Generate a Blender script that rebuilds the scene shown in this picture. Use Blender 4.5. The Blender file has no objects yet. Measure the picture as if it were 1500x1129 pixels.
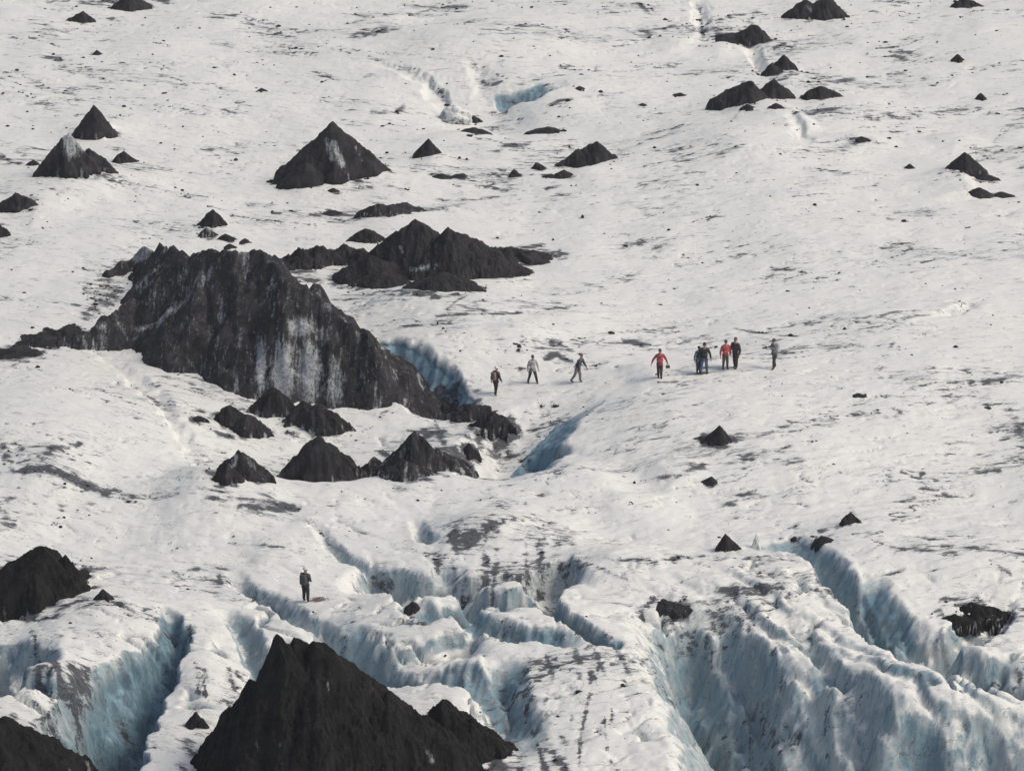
import bpy, bmesh, math, random
import numpy as np
from mathutils import Vector, Matrix
random.seed(7)
R = math.radians
SC = bpy.context.scene

# ------------------------------------------------------------------ camera
PITCH, CAM_H, FPX, PW, PH = 22.0, 64.0, 4428.0, 1500.0, 1129.0
cam_d = bpy.data.cameras.new('camera')
cam_d.sensor_width = 36.0
cam_d.lens = 36.0 * FPX / PW
cam_d.clip_start = 1.0
cam_d.clip_end = 5000.0
cam = bpy.data.objects.new('camera', cam_d)
SC.collection.objects.link(cam)
cam.location = (0, 0, CAM_H)
cam.rotation_euler = (R(90 - PITCH), 0, 0)
SC.camera = cam

# ------------------------------------------------------------------ light
SUN_EL, SUN_AZ = 48.0, 98.0        # azimuth from +Y towards +X
w = bpy.data.worlds.new('World')
SC.world = w
w.use_nodes = True
nt = w.node_tree
bg = nt.nodes['Background']
sky = nt.nodes.new('ShaderNodeTexSky')
sky.sky_type = 'NISHITA'
sky.sun_disc = False
sky.sun_elevation = R(SUN_EL)
sky.sun_rotation = R(SUN_AZ)
sky.air_density = 1.0
sky.dust_density = 3.5
sky.ozone_density = 0.6
nt.links.new(sky.outputs['Color'], bg.inputs['Color'])
bg.inputs['Strength'].default_value = 0.085
sd = bpy.data.lights.new('sun', 'SUN')
sd.energy = 1.45
sd.angle = R(22)
sd.color = (1.0, 0.928, 0.815)
so = bpy.data.objects.new('sun', sd)
SC.collection.objects.link(so)
_d = Vector((math.sin(R(SUN_AZ)) * math.cos(R(SUN_EL)), math.cos(R(SUN_AZ)) * math.cos(R(SUN_EL)), math.sin(R(SUN_EL))))
so.rotation_euler = _d.to_track_quat('Z', 'Y').to_euler()
so.location = (120, 120, 120)
SC.view_settings.view_transform = 'Standard'
SC.view_settings.look = 'None'
SC.view_settings.exposure = 0.36
SC.view_settings.gamma = 1.0

# ------------------------------------------------------------------ numeric noise
_rng = np.random.RandomState(11)
_P = _rng.permutation(4096).astype(np.int64)
_G = _rng.uniform(0, 2 * np.pi, 4096)
_GX, _GY = np.cos(_G).astype(np.float32), np.sin(_G).astype(np.float32)
def perlin(x, y, seed=0):
    x = np.asarray(x, dtype=np.float64) + seed * 17.31; y = np.asarray(y, dtype=np.float64) - seed * 9.77
    xi = np.floor(x).astype(np.int64); yi = np.floor(y).astype(np.int64)
    xf = (x - xi).astype(np.float32); yf = (y - yi).astype(np.float32)
    u = xf * xf * xf * (xf * (xf * 6 - 15) + 10); v = yf * yf * yf * (yf * (yf * 6 - 15) + 10)
    def g(ix, iy, fx, fy):
        h = _P[(ix + _P[(iy + seed * 131) & 4095]) & 4095]
        return _GX[h] * fx + _GY[h] * fy
    a = g(xi, yi, xf, yf); b = g(xi + 1, yi, xf - 1, yf)
    c = g(xi, yi + 1, xf, yf - 1); d = g(xi + 1, yi + 1, xf - 1, yf - 1)
    return (a + u * (b - a)) + v * ((c + u * (d - c)) - (a + u * (b - a)))
def fbm(x, y, octv=4, seed=0, gain=0.5):
    s = 0.0; a = 1.0
    for k in range(octv):
        s = s + a * perlin(x * 2 ** k, y * 2 ** k, seed + k); a *= gain
    return s
def ridged(x, y, octv=4, seed=0, gain=0.5):
    s = 0.0; a = 1.0; t = 0.0
    for k in range(octv):
        s = s + a * (1 - np.abs(perlin(x * 2 ** k, y * 2 ** k, seed + k)) * 2); t += a; a *= gain
    return s / t
def sstep(a, b, x):
    t = np.clip((x - a) / (b - a), 0, 1)
    return t * t * (3 - 2 * t)

# ------------------------------------------------------------------ photo point -> place on the glacier
_cp, _sp = math.cos(R(PITCH)), math.sin(R(PITCH))
def ray(px, py):
    u = (px - PW / 2) / FPX; v = (PH / 2 - py) / FPX
    return np.array([u, _cp + v * _sp, -_sp + v * _cp])     # y-forward, z-up
def W(px, py, z=0.0):
    r = ray(px, py); t = (z - CAM_H) / r[2]
    return r[0] * t, r[1] * t
def scale_at(x, y, z=0.0):                                  # photo pixels per metre
    return FPX / (y * _cp + (CAM_H - z) * _sp)
def project(x, y, z):
    dep = y * _cp - (z - CAM_H) * _sp
    return PW / 2 + FPX * x / dep, PH / 2 - FPX * (y * _sp + (z - CAM_H) * _cp) / dep

# ------------------------------------------------------------------ ground sheet grid
def axis(lo, hi, step, grow_lo, grow_hi, far_lo, far_hi):
    core = list(np.arange(lo, hi, step)); s = step; c = core[-1]; hi_l = []
    while c < far_hi:
        s *= grow_hi; c += s; hi_l.append(c)
    s = step; c = core[0]; lo_l = []
    while c > far_lo:
        s *= grow_lo; c -= s; lo_l.append(c)
    return np.array(lo_l[::-1] + core + hi_l)
gx = np.concatenate([axis(-24.5, 24.5, 0.105, 1.006, 1.006, -44, 44)])
# wide coarse margins
def widen(a, far_lo, far_hi, g=1.25):
    lo = []; s = a[1] - a[0]; c = a[0]
    while c > far_lo:
        s *= g; c -= s; lo.append(c)
    hi = []; s = a[-1] - a[-2]; c = a[-1]
    while c < far_hi:
        s *= g; c += s; hi.append(c)
    return np.concatenate([lo[::-1], a, hi])
gx = widen(gx, -700, 700)
_ys = [110.0]
while _ys[-1] < 256:
    _ys.append(_ys[-1] + 0.085 * (_ys[-1] / 110.0) ** 1.5)
gy = widen(np.array(_ys), 20, 1500)
NX, NY = len(gx), len(gy)
X, Y = np.meshgrid(gx, gy)                                   # [iy, ix]
Z = np.zeros_like(X); DIRT = np.zeros_like(X); BLUE = np.zeros_like(X); MOUT = np.ones_like(X)

def sample(A, x, y):
    ix = np.clip(np.searchsorted(gx, x) - 1, 0, NX - 2); iy = np.clip(np.searchsorted(gy, y) - 1, 0, NY - 2)
    fx = (x - gx[ix]) / (gx[ix + 1] - gx[ix]); fy = (y - gy[iy]) / (gy[iy + 1] - gy[iy])
    return (A[iy, ix] * (1 - fx) + A[iy, ix + 1] * fx) * (1 - fy) + (A[iy + 1, ix] * (1 - fx) + A[iy + 1, ix + 1] * fx) * fy
_T = np.linspace(0, 1, 6000)
def hit(px, py):
    r = ray(px, py)
    t0 = (9.0 - CAM_H) / r[2]; t1 = (-9.0 - CAM_H) / r[2]
    t = t0 + (t1 - t0) * _T
    below = (CAM_H + r[2] * t) < sample(Z, r[0] * t, r[1] * t)
    k = int(np.argmax(below)) if below.any() else len(t) // 2
    return r[0] * t[k], r[1] * t[k], CAM_H + r[2] * t[k]
def win(x0, x1, y0, y1):
    a, b = np.searchsorted(gx, [x0, x1]); c, d = np.searchsorted(gy, [y0, y1])
    return slice(max(c - 1, 0), min(d + 1, NY)), slice(max(a - 1, 0), min(b + 1, NX))

# ---- broad relief
core = sstep(95, 112, Y) * (1 - sstep(260, 420, Y))
Z += 0.55 * fbm(X / 19, Y / 26, 3, 3)
Z += 0.16 * fbm(X / 5.5, Y / 4.5, 3, 5)
def bump(px, py, h, rx, ry, rot=0.0, p=2.0, z0=0.0):
    cx, cy = W(px, py, z0)
    s = win(cx - 3 * max(rx, ry), cx + 3 * max(rx, ry), cy - 3 * max(rx, ry), cy + 3 * max(rx, ry))
    dx, dy = X[s] - cx, Y[s] - cy
    c, n = math.cos(rot), math.sin(rot)
    u = (dx * c + dy * n) / rx; v = (-dx * n + dy * c) / ry
    Z[s] += h * np.exp(-(u * u + v * v) ** (p / 2))

def poly_dist(pts, s, ay=1.0):
    """signed distance, arc parameter (in point index) from polyline pts [(x,y)] inside window s; ay scales y"""
    x, y = X[s], Y[s] * ay
    best = np.full(x.shape, 1e9); sg = np.zeros(x.shape); par = np.zeros(x.shape)
    for i in range(len(pts) - 1):
        ax, a_y = pts[i][0], pts[i][1] * ay; bx, by = pts[i + 1][0], pts[i + 1][1] * ay
        dx, dy = bx - ax, by - a_y; L2 = dx * dx + dy * dy + 1e-9
        t = np.clip(((x - ax) * dx + (y - a_y) * dy) / L2, 0, 1)
        ex, ey = x - (ax + t * dx), y - (a_y + t * dy)
        d = np.sqrt(ex * ex + ey * ey)
        m = d < best
        cr = dx * (y - a_y) - dy * (x - ax)
        best = np.where(m, d, best); sg = np.where(m, np.sign(cr), sg); par = np.where(m, i + t, par)
    return best, sg, par
def lerp_par(vals, par):
    return np.interp(par, np.arange(len(vals)), vals)

def scarp(ppts, h, wa, wb, z0=0.0, blue=0.0):
    """step: ground on the sd<0 side is lowered by h next to the line and recovers over wb"""
    pts = [W(px, py, z0) for px, py in ppts]
    xs = [p[0] for p in pts]; ys = [p[1] for p in pts]; m = wb * 1.1 + wa
    s = win(min(xs) - m, max(xs) + m, min(ys) - m, max(ys) + m)
    wx = 0.5 * fbm(X[s] / 1.9, Y[s] / 1.9, 4, 21)
    d, sg, par = poly_dist(pts, s)
    sdist = d * sg + wx
    n = len(pts) - 1
    ends = sstep(0, 0.8, par) * (1 - sstep(n - 0.8, n, par))
    prof = sstep(wa * 0.5, -wa * 0.5, sdist) if False else 1 - sstep(-wa * 0.5, wa * 0.5, sdist)
    rec = np.where(sdist < 0, 1 - sstep(0, wb, -sdist - wa * 0.5), 1.0)
    Z[s] -= h * prof * rec * ends
    if blue:
        f = np.exp(-((sdist + wa * 0.25) / (wa * 0.75)) ** 2) * ends
        BLUE[s] = np.maximum(BLUE[s], blue * f)
BUMPS = []
def crest(ppts, h, near, far, z0=0.0):
    """ridge: line traced left to right; gentle towards the viewer, falling off behind"""
    pts = [W(px, py, z0) for px, py in ppts]
    xs = [p[0] for p in pts]; ys = [p[1] for p in pts]; m = max(near, far) * 2.2
    s = win(min(xs) - m, max(xs) + m, min(ys) - m, max(ys) + m)
    d, sg, par = poly_dist(pts, s)
    n = len(pts) - 1
    ends = sstep(0, 0.9, par) * (1 - sstep(n - 0.9, n, par))
    k = np.where(sg > 0, d / far, d / near)
    Z[s] += h * np.exp(-k * k) * ends
_fs = [400]
def crev(ppts, depth, wa, wb, ba=1.0, bb=0.4, warp=0.35, flu=1.0):
    """crevasse: traced downwards, side a = right of the picture; traced rightwards, side a = the far side"""
    pts = [hit(px, py)[:2] for px, py in ppts]
    n = len(pts) - 1
    dp = depth if isinstance(depth, (list, tuple)) else [0.0] + [depth] * (n - 1) + [0.0] if n > 1 else [depth] * 2
    xs = [q[0] for q in pts]; ys = [q[1] for q in pts]; m = max(np.max(wa), np.max(wb)) * 1.3 + 1.0
    s = win(min(xs) - m, max(xs) + m, min(ys) - m, max(ys) + m)
    x, y = X[s], Y[s]
    d, sg, par = poly_dist(pts, s)
    seg = np.hypot(np.diff(xs), np.diff(ys)); arc = np.interp(par, np.arange(n + 1), np.concatenate([[0], np.cumsum(seg)]))
    wide = np.where(sg > 0, lerp_par(wa, par) if isinstance(wa, list) else wa, lerp_par(wb, par) if isinstance(wb, list) else wb)
    _fs[0] += 3; f0 = _fs[0]
    sdist = d * sg + warp * fbm(x / 1.5, y / 1.5, 4, 31, 0.6)
    flute = 0.16 * perlin(arc / 0.55 + 0.35 * d, d * 0.35 + f0, f0) + 0.11 * perlin(arc / 0.24 + 0.5 * d, d * 0.5 + f0, f0 + 1)
    sdist = sdist + flu * np.sign(sdist) * flute * wide * np.clip(d / 0.12, 0, 1)
    D = lerp_par(dp, par)
    # fade past the ends so that the cut closes
    e0 = np.hypot(x - pts[0][0], y - pts[0][1]); e1 = np.hypot(x - pts[-1][0], y - pts[-1][1])
    if isinstance(wa, list): wa = lerp_par(wa, par)
    if isinstance(wb, list): wb = lerp_par(wb, par)
    k = np.where(sdist > 0, sdist / wa, -sdist / wb)
    kk = np.clip(k, 0, 1)
    prof = 0.62 * (1 - kk ** 1.7) + 0.38 * (1 - sstep(0.05, 1, kk))
    Z[s] -= D * prof
    lip = np.exp(-((k - 0.98) / 0.13) ** 2) * sstep(0.0, 0.4, fbm(x / 0.9, y / 0.9, 3, f0 + 40)) * np.clip(D / 0.6, 0, 1)
    DIRT[s] = np.maximum(DIRT[s], 0.85 * lip)
    b = np.where(sdist > 0, ba, bb) * sstep(1.12, 0.72, k) if False else np.where(sdist > 0, ba, bb) * (1 - sstep(0.72, 1.08, k)) * np.clip(D / 0.7, 0, 1)
    BLUE[s] = np.maximum(BLUE[s], b)

# --- stage 1: domes, bowls, big scarps
bump(70, 660, 1.25, 7.5, 9.0, 0.15)                 # dome before the big hill
bump(480, 655, -1.5, 8.0, 6.0)                      # bowl with the cones
bump(330, 700, 0.5, 3.5, 2.2)

crest([(230, 700), (330, 706), (420, 712), (490, 716), (560, 702), (650, 702), (740, 716), (830, 706), (900, 684)], 0.9, 4.5, 1.9, 0.5)
bump(640, 530, 0.9, 4.5, 4.0)                       # snow beside the blue hollow
bump(760, 500, 1.1, 6.0, 6.0)
bump(1010, 640, 1.5, 8.5, 10.0, 0.25)               # right dome
bump(1300, 560, 0.9, 10.0, 12.0)
bump(690, 75, 1.2, 8.0, 9.0)                        # far dome over the blue hole
bump(700, 165, -1.2, 4.5, 5.0)
bump(1080, 215, 1.2, 6.0, 7.0)
bump(1250, 170, 1.0, 5.0, 6.0)
bump(1090, 285, 0.9, 10.0, 10.0)
bump(560, 265, 0.6, 6.0, 3.0)
bump(90, 275, 0.8, 5.0, 4.0)
bump(620, 465, 0.6, 5.0, 3.5)
bump(160, 190, 0.5, 3.0, 3.0)
bump(850, 135, 0.6, 5.0, 4.0)
RIMS = [([(1040,168),(1100,166),(1150,180),(1178,200),(1190,212)],.5), ([(400,272),(450,268),(510,254),(575,244)],.45), ([(60,262),(110,258),(165,246)],.45), ([(120,206),(150,196),(176,200)],.4),
 ([(815,262),(870,256),(915,235),(960,215)],.4), ([(1190,215),(1270,212),(1330,225)],.4), ([(1370,250),(1400,262),(1418,285),(1440,295)],.45), ([(0,312),(60,304),(140,318)],.4), ([(500,42),(560,30),(640,18)],.4),
 ([(640,182),(690,190),(760,186)],.4), ([(735,155),(775,150),(812,128)],.35), ([(600,232),(640,232),(690,240)],.35), ([(1010,72),(1060,68),(1100,76)],.4), ([(1110,112),(1150,108),(1200,114)],.35), ([(1050,158),(1110,160),(1180,150)],.35),
 ([(500,320),(570,320),(640,312),(700,300)],.35), ([(490,436),(600,440),(700,425),(790,412)],.4), ([(700,520),(760,512),(840,520)],.3), ([(890,570),(950,562),(1030,552),(1150,548)],.4), ([(1180,480),(1280,470),(1400,462)],.35),
 ([(0,700),(80,694),(160,722)],.35), ([(150,730),(260,722),(360,738),(460,748)],.35), ([(330,800),(420,806),(520,830)],.3), ([(920,712),(980,706),(1050,714)],.35), ([(1150,800),(1260,790),(1390,796)],.35), ([(850,760),(930,752),(1010,738)],.35),
 ([(820,838),(930,826),(1030,816)],.4), ([(1340,210),(1400,205),(1470,222)],.35), ([(940,60),(1000,62),(1030,66)],.35), ([(180,270),(280,292),(380,296)],.3)]
for p_, h_ in RIMS: crest(p_, h_, 3.2, 0.75)
# foreground rolls
bump(650, 935, 1.2, 5.5, 4.0, -0.15)
bump(160, 930, 1.3, 3.2, 4.0, 0.3)
bump(300, 985, 0.9, 1.9, 5.0, 0.1)
bump(80, 1000, 0.8, 1.6, 4.0, 0.25)
bump(20, 1040, 1.6, 2.2, 2.2)
bump(660, 1030, 0.9, 3.0, 3.0)
bump(860, 1000, 1.1, 3.8, 7.0, 0.2)
bump(1090, 865, 1.1, 5.5, 4.0)
bump(980, 1040, 0.6, 1.8, 6.0, 0.1)
bump(1400, 830, 0.9, 6.0, 4.0)
bump(1350, 1000, 1.0, 5.0, 3.0)
bump(720, 800, 1.2, 3.6, 2.2)
bump(880, 850, 0.7, 3.0, 3.0)
bump(250, 1110, 0.9, 2.4, 2.4)
scarp([(1085, 1215), (1062, 1150), (1035, 1090), (1005, 1030), (985, 975), (985, 935), (1020, 925), (1070, 955), (1120, 985), (1180, 1010), (1240, 1030), (1300, 1055), (1390, 1065), (1520, 1060), (1600, 1060)], 4.6, 4.6, 12.0, 0.0, 0.55)
scarp([(530, 828), (570, 840), (630, 850), (700, 854), (760, 852), (805, 846), (840, 838)], 1.6, 0.5, 3.2)
scarp([(460, 915), (505, 955), (560, 975), (620, 965), (680, 962), (730, 985)], 0.9, 0.9, 3.0)
bump(655, 872, 0.7, 1.3, 1.0)
bump(745, 888, 0.8, 1.9, 1.0, -0.4)
bump(590, 905, 0.5, 2.2, 1.5)
scarp([(-80, 955), (-20, 950), (30, 945), (60, 965), (90, 1000)], 1.5, 0.8, 4.0)
scarp([(1310, 935), (1345, 940), (1400, 948), (1460, 975), (1530, 985), (1600, 985)], 1.3, 0.8, 4.0)

# --- stage 2: crevasses and hollows (a = right / far side)
crev([(725, 152), (750, 146), (780, 136), (812, 124)], [0.2, 2.2, 1.6, 0.2], 1.5, 1.2, 1.1, 0.2, 0.2, 0.3)
crev([(560, 515), (605, 545), (640, 572), (685, 594)], [1.8, 2.8, 2.4, 0.3], [2.0,2.2,1.9,0.8], 2.6, 1.4, 0.8, 0.3, 0.3)
crev([(880, 580), (815, 608), (752, 642), (715, 678)], [0.05, 0.7, 1.9, 2.4], [0.6, 1.9, 3.6, 4.0], 3.0, 1.1, -0.3, 0.3, 0.3)
crev([(842, 660), (815, 668), (785, 674)], [0.1, 0.9, 1.0], 0.9, 0.5, 1.0, 0.3, 0.2, 0.3)
# foreground left
crev([(240, 893), (268, 918), (258, 960), (236, 1005), (212, 1060), (180, 1130), (165, 1200)], [0.3, 1.5, 2.4, 3.6, 4.6, 5.4, 5.4], [0.4,0.5,0.45,0.5,0.6,0.8,0.8], [0.6,1.1,2.2,3.6,4.2,4.4,4.4], 1.0, 1.05, 0.5, 0.35)
crev([(-40, 1000), (10, 992), (40, 985), (75, 1000), (120, 1075), (150, 1120)], [2.8, 2.8, 2.2, 1.0, 1.8, 2.4], 1.5, 0.9, 0.8, 0.1)
crev([(335, 842), (360, 862), (400, 882), (440, 906), (480, 928), (505, 950)], [0.1, 0.9, 1.0, 0.8, 0.8, 0.2], 0.7, 0.5, 0.6, 0.4, 0.25)
crev([(315, 890), (345, 908), (362, 935), (378, 968), (390, 1000)], [0.1, 0.9, 1.3, 1.5, 1.3], 0.9, 0.7, 0.8, 0.4, 0.25)
crev([(455, 760), (482, 795), (508, 820), (545, 850), (600, 886)], [0.0, 0.5, 0.7, 0.4, 0.2], 0.45, 0.4, 0.7, 0.3, 0.15)
crev([(612, 765), (622, 785), (640, 790)], [0.3, 0.8, 0.1], 0.4, 0.5, 0.7, 0.5, 0.15)
# middle cliff complex
crev([(556, 850), (600, 868), (635, 866), (662, 850)], [0.2, 1.7, 1.7, 0.4], 1.0, 0.9, 1.0, 0.5)
crev([(600, 890), (640, 900), (690, 888), (715, 876)], [0.2, 1.3, 1.2, 0.5], 0.9, 0.6, 0.9, 0.3)
crev([(640, 868), (690, 884), (740, 884), (790, 878), (830, 862)], [0.6, 2.4, 2.6, 2.4, 0.6], 1.2, 0.7, 0.22, 0.2, 0.3)
crev([(775, 872), (808, 893), (850, 920), (885, 940)], [1.2, 2.4, 2.2, 0.7], 0.9, 0.5, 0.95, 0.3, 0.3)
crev([(655, 898), (700, 912), (755, 926), (800, 930), (850, 942)], [0.3, 1.3, 1.4, 0.9, 0.2], 0.9, 0.7, 0.9, 0.2)
# arc under the roll
crev([(485, 950), (520, 985), (560, 1000), (610, 990), (660, 985), (705, 1000), (735, 1040), (748, 1075)], [0.4, 1.8, 2.2, 1.9, 1.2, 1.3, 1.6, 0.5], 1.7, 0.9, 0.85, 0.2)
crev([(715, 965), (733, 1000), (740, 1035)], [0.2, 0.9, 0.5], 1.4, 0.35, 0.9, 0.1)
# right fissure
crev([(1128, 803), (1165, 800), (1195, 815), (1232, 858), (1268, 905), (1300, 945), (1330, 958)], [0.4, 0.9, 1.2, 2.2, 3.0, 2.6, 0.6], 1.3, 0.7, 0.85, 0.2, 0.3)
crev([(1262, 838), (1276, 872), (1300, 912), (1322, 938)], [0.1, 1.0, 1.5, 0.6], 1.3, 0.5, 0.9, 0.9, 0.25)
crev([(1335, 948), (1375, 942), (1420, 938), (1470, 905)], [0.6, 2.4, 2.5, 0.6], 1.6, 0.7, 0.05, 0.0, 0.25)
crev([(1330, 962), (1380, 985), (1420, 1000), (1470, 1010), (1530, 1012)], [0.3, 1.3, 1.6, 1.6, 1.4], 1.7, 0.6, 0.6, 0.2, 0.35)
# flutes of the icefall
crev([(985, 925), (1000, 965), (1030, 1000), (1077, 1022), (1100, 1056), (1117, 1115), (1125, 1150)], [0.2, 0.8, 1.0, 0.9, 1.3, 1.4, 1.0], 0.9, 0.9, 0.8, 0.8, 0.3)
crev([(1035, 895), (1067, 949), (1100, 994), (1123, 1042), (1135, 1075)], [0.1, 1.0, 1.5, 1.4, 0.3], 1.0, 0.5, 0.8, 0.5, 0.25)
crev([(1112, 898), (1160, 918), (1193, 948), (1227, 982), (1260, 1015), (1290, 1050)], [0.0, 0.5, 0.7, 0.9, 1.0, 0.6], 0.6, 0.6, 0.5, 0.4, 0.25)
crev([(1187, 1010), (1206, 1052), (1214, 1135)], [0.1, 0.8, 0.9], 0.35, 1.6, 0.3, 0.6, 0.15)
crev([(1225, 1040), (1266, 1085), (1272, 1150)], [0.2, 1.1, 1.2], 0.4, 0.7, 0.4, 0.2, 0.15)
crev([(970, 935), (980, 985), (1003, 1045), (1045, 1120), (1060, 1160)], [0.2, 1.3, 1.8, 2.2, 2.2], 1.6, 0.35, 0.8, 0.1, 0.25)
crev([(1310, 1060), (1350, 1095), (1370, 1150)], [0.2, 1.5, 1.8], 0.8, 0.9, 0.9, 0.9, 0.3)
crev([(1420, 1060), (1450, 1100), (1460, 1150)], [0.2, 1.3, 1.5], 0.8, 0.8, 0.6, 0.6, 0.3)
crev([(1165, 980), (1200, 992), (1235, 1000)], [0.1, 0.9, 0.2], 1.1, 0.5, 0.8, 0.2, 0.25)
# shallow creases in the far snow
crev([(540, 85), (585, 97), (625, 112), (648, 140), (660, 160)], [0.05, 0.25, 0.4, 0.45, 0.2], 0.35, 1.2, 0.1, 0.1, 0.6)
crev([(690, 85), (703, 105), (706, 140)], [0.05, 0.3, 0.15], 1.1, 0.9, 0.0, 0.0, 0.6)
crev([(1160, 160), (1175, 185), (1186, 208)], [0.05, 0.4, 0.1], 0.4, 1.1, 0.0, 0.0, 0.5)
crev([(1095, 62), (1105, 85), (1118, 108)], [0.1, 0.7, 0.5], 0.9, 0.6, 0.0, 0.0, 0.2)
crev([(1022, 5), (1026, 30), (1030, 60)], [0.3, 0.5, 0.1], 0.9, 0.7, 0.0, 0.0, 0.6)
crev([(140, 515), (195, 560), (230, 590), (262, 640), (300, 680)], [0.1, 0.3, 0.35, 0.3, 0.1], 1.1, 0.35, 0.1, 0.1, 0.6)
crev([(1375, 460), (1400, 452), (1430, 440)], [0.1, 0.6, 0.1], 0.5, 0.8, 0.6, 0.1, 0.15)

# --- stage 3: small relief everywhere, and ice roughness on the walls
gyz, gxz = np.gradient(Z, gy, gx)
steep = np.clip(np.sqrt(gyz ** 2 + gxz ** 2) / 1.5, 0, 1)
rough = 0.6 + 0.4 * fbm(X / 14, Y / 14, 2, 61) + 0.6 * sstep(165, 135, Y) * 0
near = 1 - sstep(128, 165, Y)
FV = Y - 0.33 * np.sqrt(X * X + 30)                        # the flow lines bend: down-right on the left, up-right on the right
Z += (0.05 + 0.12 * near) * rough * (ridged(X / 3.0, FV / 1.8, 4, 71) - 0.6)
Z += (0.03 + 0.02 * near) * fbm(X / 0.9, FV / 0.6, 4, 81, 0.6)
def creases(cx, cy, width, deep, dirt, patch, seed, mask=1.0):
    n = fbm(cx, cy, 3, seed, 0.5)
    c = np.clip(1 - np.abs(n) / (width * np.clip(Y / 135, 0.9, 2.2)), 0, 1)
    pm = sstep(patch, patch + 0.35, fbm(X / 4.5, FV / 3.2, 3, seed + 9) + 0.35 * fbm(X / 1.1, FV / 0.8, 2, seed + 15)) * mask
    Z[:] -= deep * c * pm
    DIRT[:] = np.maximum(DIRT, dirt * c * pm)
BLUE[:] = np.maximum(BLUE, 0.7 * sstep(0.9, 1.7, np.sqrt(gyz ** 2 + gxz ** 2)) * (1 - sstep(140, 160, Y)) * (1 - 0.75 * np.exp(-((X + 0.5) / 2.6) ** 2 - ((Y - 135.0) / 3.0) ** 2)))
for bx_, by_, rx_, ry_, ba_ in ((1110, 1060, 130, 75, .95), (1420, 1105, 130, 45, 1.0), (1060, 985, 60, 40, .8), (190, 1040, 60, 60, .9)):
    cx_, cy_ = W(bx_, by_); q_ = scale_at(cx_, cy_)
    BLUE[:] = np.maximum(BLUE, ba_ * np.exp(-((X - cx_) * q_ / rx_) ** 2 - ((Y - cy_) * q_ * 0.44 / ry_) ** 2) * sstep(0.35, 0.9, np.sqrt(gyz ** 2 + gxz ** 2)))
soft = 1 - 0.8 * sstep(0.3, 0.9, BLUE)
fa = 0.45 + 0.55 * (1 - sstep(140, 185, Y))
creases(X / 4.4, FV / 1.5, 0.055, 0.10, 1.15, 0.08, 501, soft * fa)
creases(X / 2.4, FV / 0.85, 0.06, 0.05, 0.8, 0.22, 521, soft * fa)
creases(X / 8.0, FV / 2.6, 0.03, 0.16, 1.4, 0.0, 541, soft * (0.3 + 0.7 * fa))
def veins(cx, cy, width, dirt, patch, seed):
    n = fbm(cx, cy, 4, seed, 0.55)
    c = np.clip(1 - np.abs(n) / (width * np.clip(Y / 130, 0.9, 2.4)), 0, 1)
    pm = sstep(patch, patch + 0.4, fbm(X / 7, FV / 5, 3, seed + 9) + 0.5 * fbm(X / 0.9, FV / 0.7, 2, seed + 15))
    Z[:] -= 0.03 * c * pm
    DIRT[:] = np.maximum(DIRT, dirt * c * pm)
veins(X / 9.0 + 0.15 * FV, FV / 2.0, 0.035, 0.95, -0.1, 701)
veins(X / 4.5 + 0.5 * FV, FV / 1.6, 0.035, 0.8, 0.1, 721)
veins(X / 14.0, FV / 4.5, 0.022, 1.1, -0.25, 741)
def cracks(cx, cy, width, deep, patch, seed, mask, blue=0.8):
    n = fbm(cx, cy, 3, seed, 0.45)
    c = np.clip(1 - np.abs(n) / width, 0, 1)
    pm = sstep(patch, patch + 0.3, fbm(X / 6, FV / 4, 2, seed + 9)) * mask
    Z[:] -= deep * (0.5 * c + 0.5 * sstep(0.3, 1, c)) * pm
    BLUE[:] = np.maximum(BLUE, blue * sstep(0.15, 0.6, c * pm))
strip0 = np.exp(-((X - 2.8 + 0.05 * (Y - 120)) / 3.2) ** 2)
fore = (1 - sstep(126, 137, Y)) * (1 - 0.9 * strip0)
cracks(X / 5.5 + 0.25 * Y / 5.5, FV / 3.0, 0.075, 0.75, -0.05, 601, fore)
cracks(X / 3.2 + 0.3 * Y / 3.2, FV / 2.2, 0.06, 0.40, 0.05, 621, fore, 0.6)
def disc(px, py, rx, ry):
    cx, cy = W(px, py); q = scale_at(cx, cy)
    return np.exp(-((X - cx) * q / rx) ** 2 - ((Y - cy) * q * 0.42 / ry) ** 2)
icefall = np.clip(disc(1120, 930, 190, 90) * 1.4, 0, 1)
_u, _v = (X + 0.95 * Y) / 1.38, (X * 0.95 - Y) / 1.38
_wr = 0.5 * fbm(X / 3, Y / 3, 2, 561)
fins = np.clip(1.25 * np.maximum(disc(1130, 1000, 165, 105), 0.9 * disc(1340, 1010, 150, 60)), 0, 1) * (1 - sstep(0.2, 1.0, disc(900, 1030, 75, 130)))
_ph = (_u + 1.7 * _wr + 0.5 * fbm(X / 1.1, Y / 1.1, 3, 563, 0.6)) / 1.75; _f = _ph - np.floor(_ph); _amp = 0.55 + 0.6 * perlin(np.floor(_ph) * 3.1, _v / 5, 567)
Z += np.clip(_amp, 0.15, 1.2) * fins * (np.where(_f < 0.3, sstep(0, 0.3, _f), 1 - ((_f - 0.3) / 0.7) ** 1.3) - 0.45)
BLUE[:] = np.maximum(BLUE, 0.9 * fins * sstep(0.02, 0.1, _f) * (1 - sstep(0.2, 0.32, _f)) * sstep(0.15, 0.5, _amp))
Z += 0.12 * icefall * (ridged((_u + _wr) / 1.7, _v / 7, 3, 565) - 0.6)
creases((_u + _wr) / 1.3, _v / 7, 0.06, 0.14, 0.5, -0.1, 571, icefall)
strip = np.clip(disc(860, 1020, 90, 110) * 1.3, 0, 1)
creases((X + 0.12 * Y + _wr) / 1.5, (Y - 0.12 * X) / 9, 0.06, 0.12, 1.1, -0.1, 581, strip)
lowleft = np.clip(disc(90, 980, 130, 90) * 1.3, 0, 1)
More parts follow.
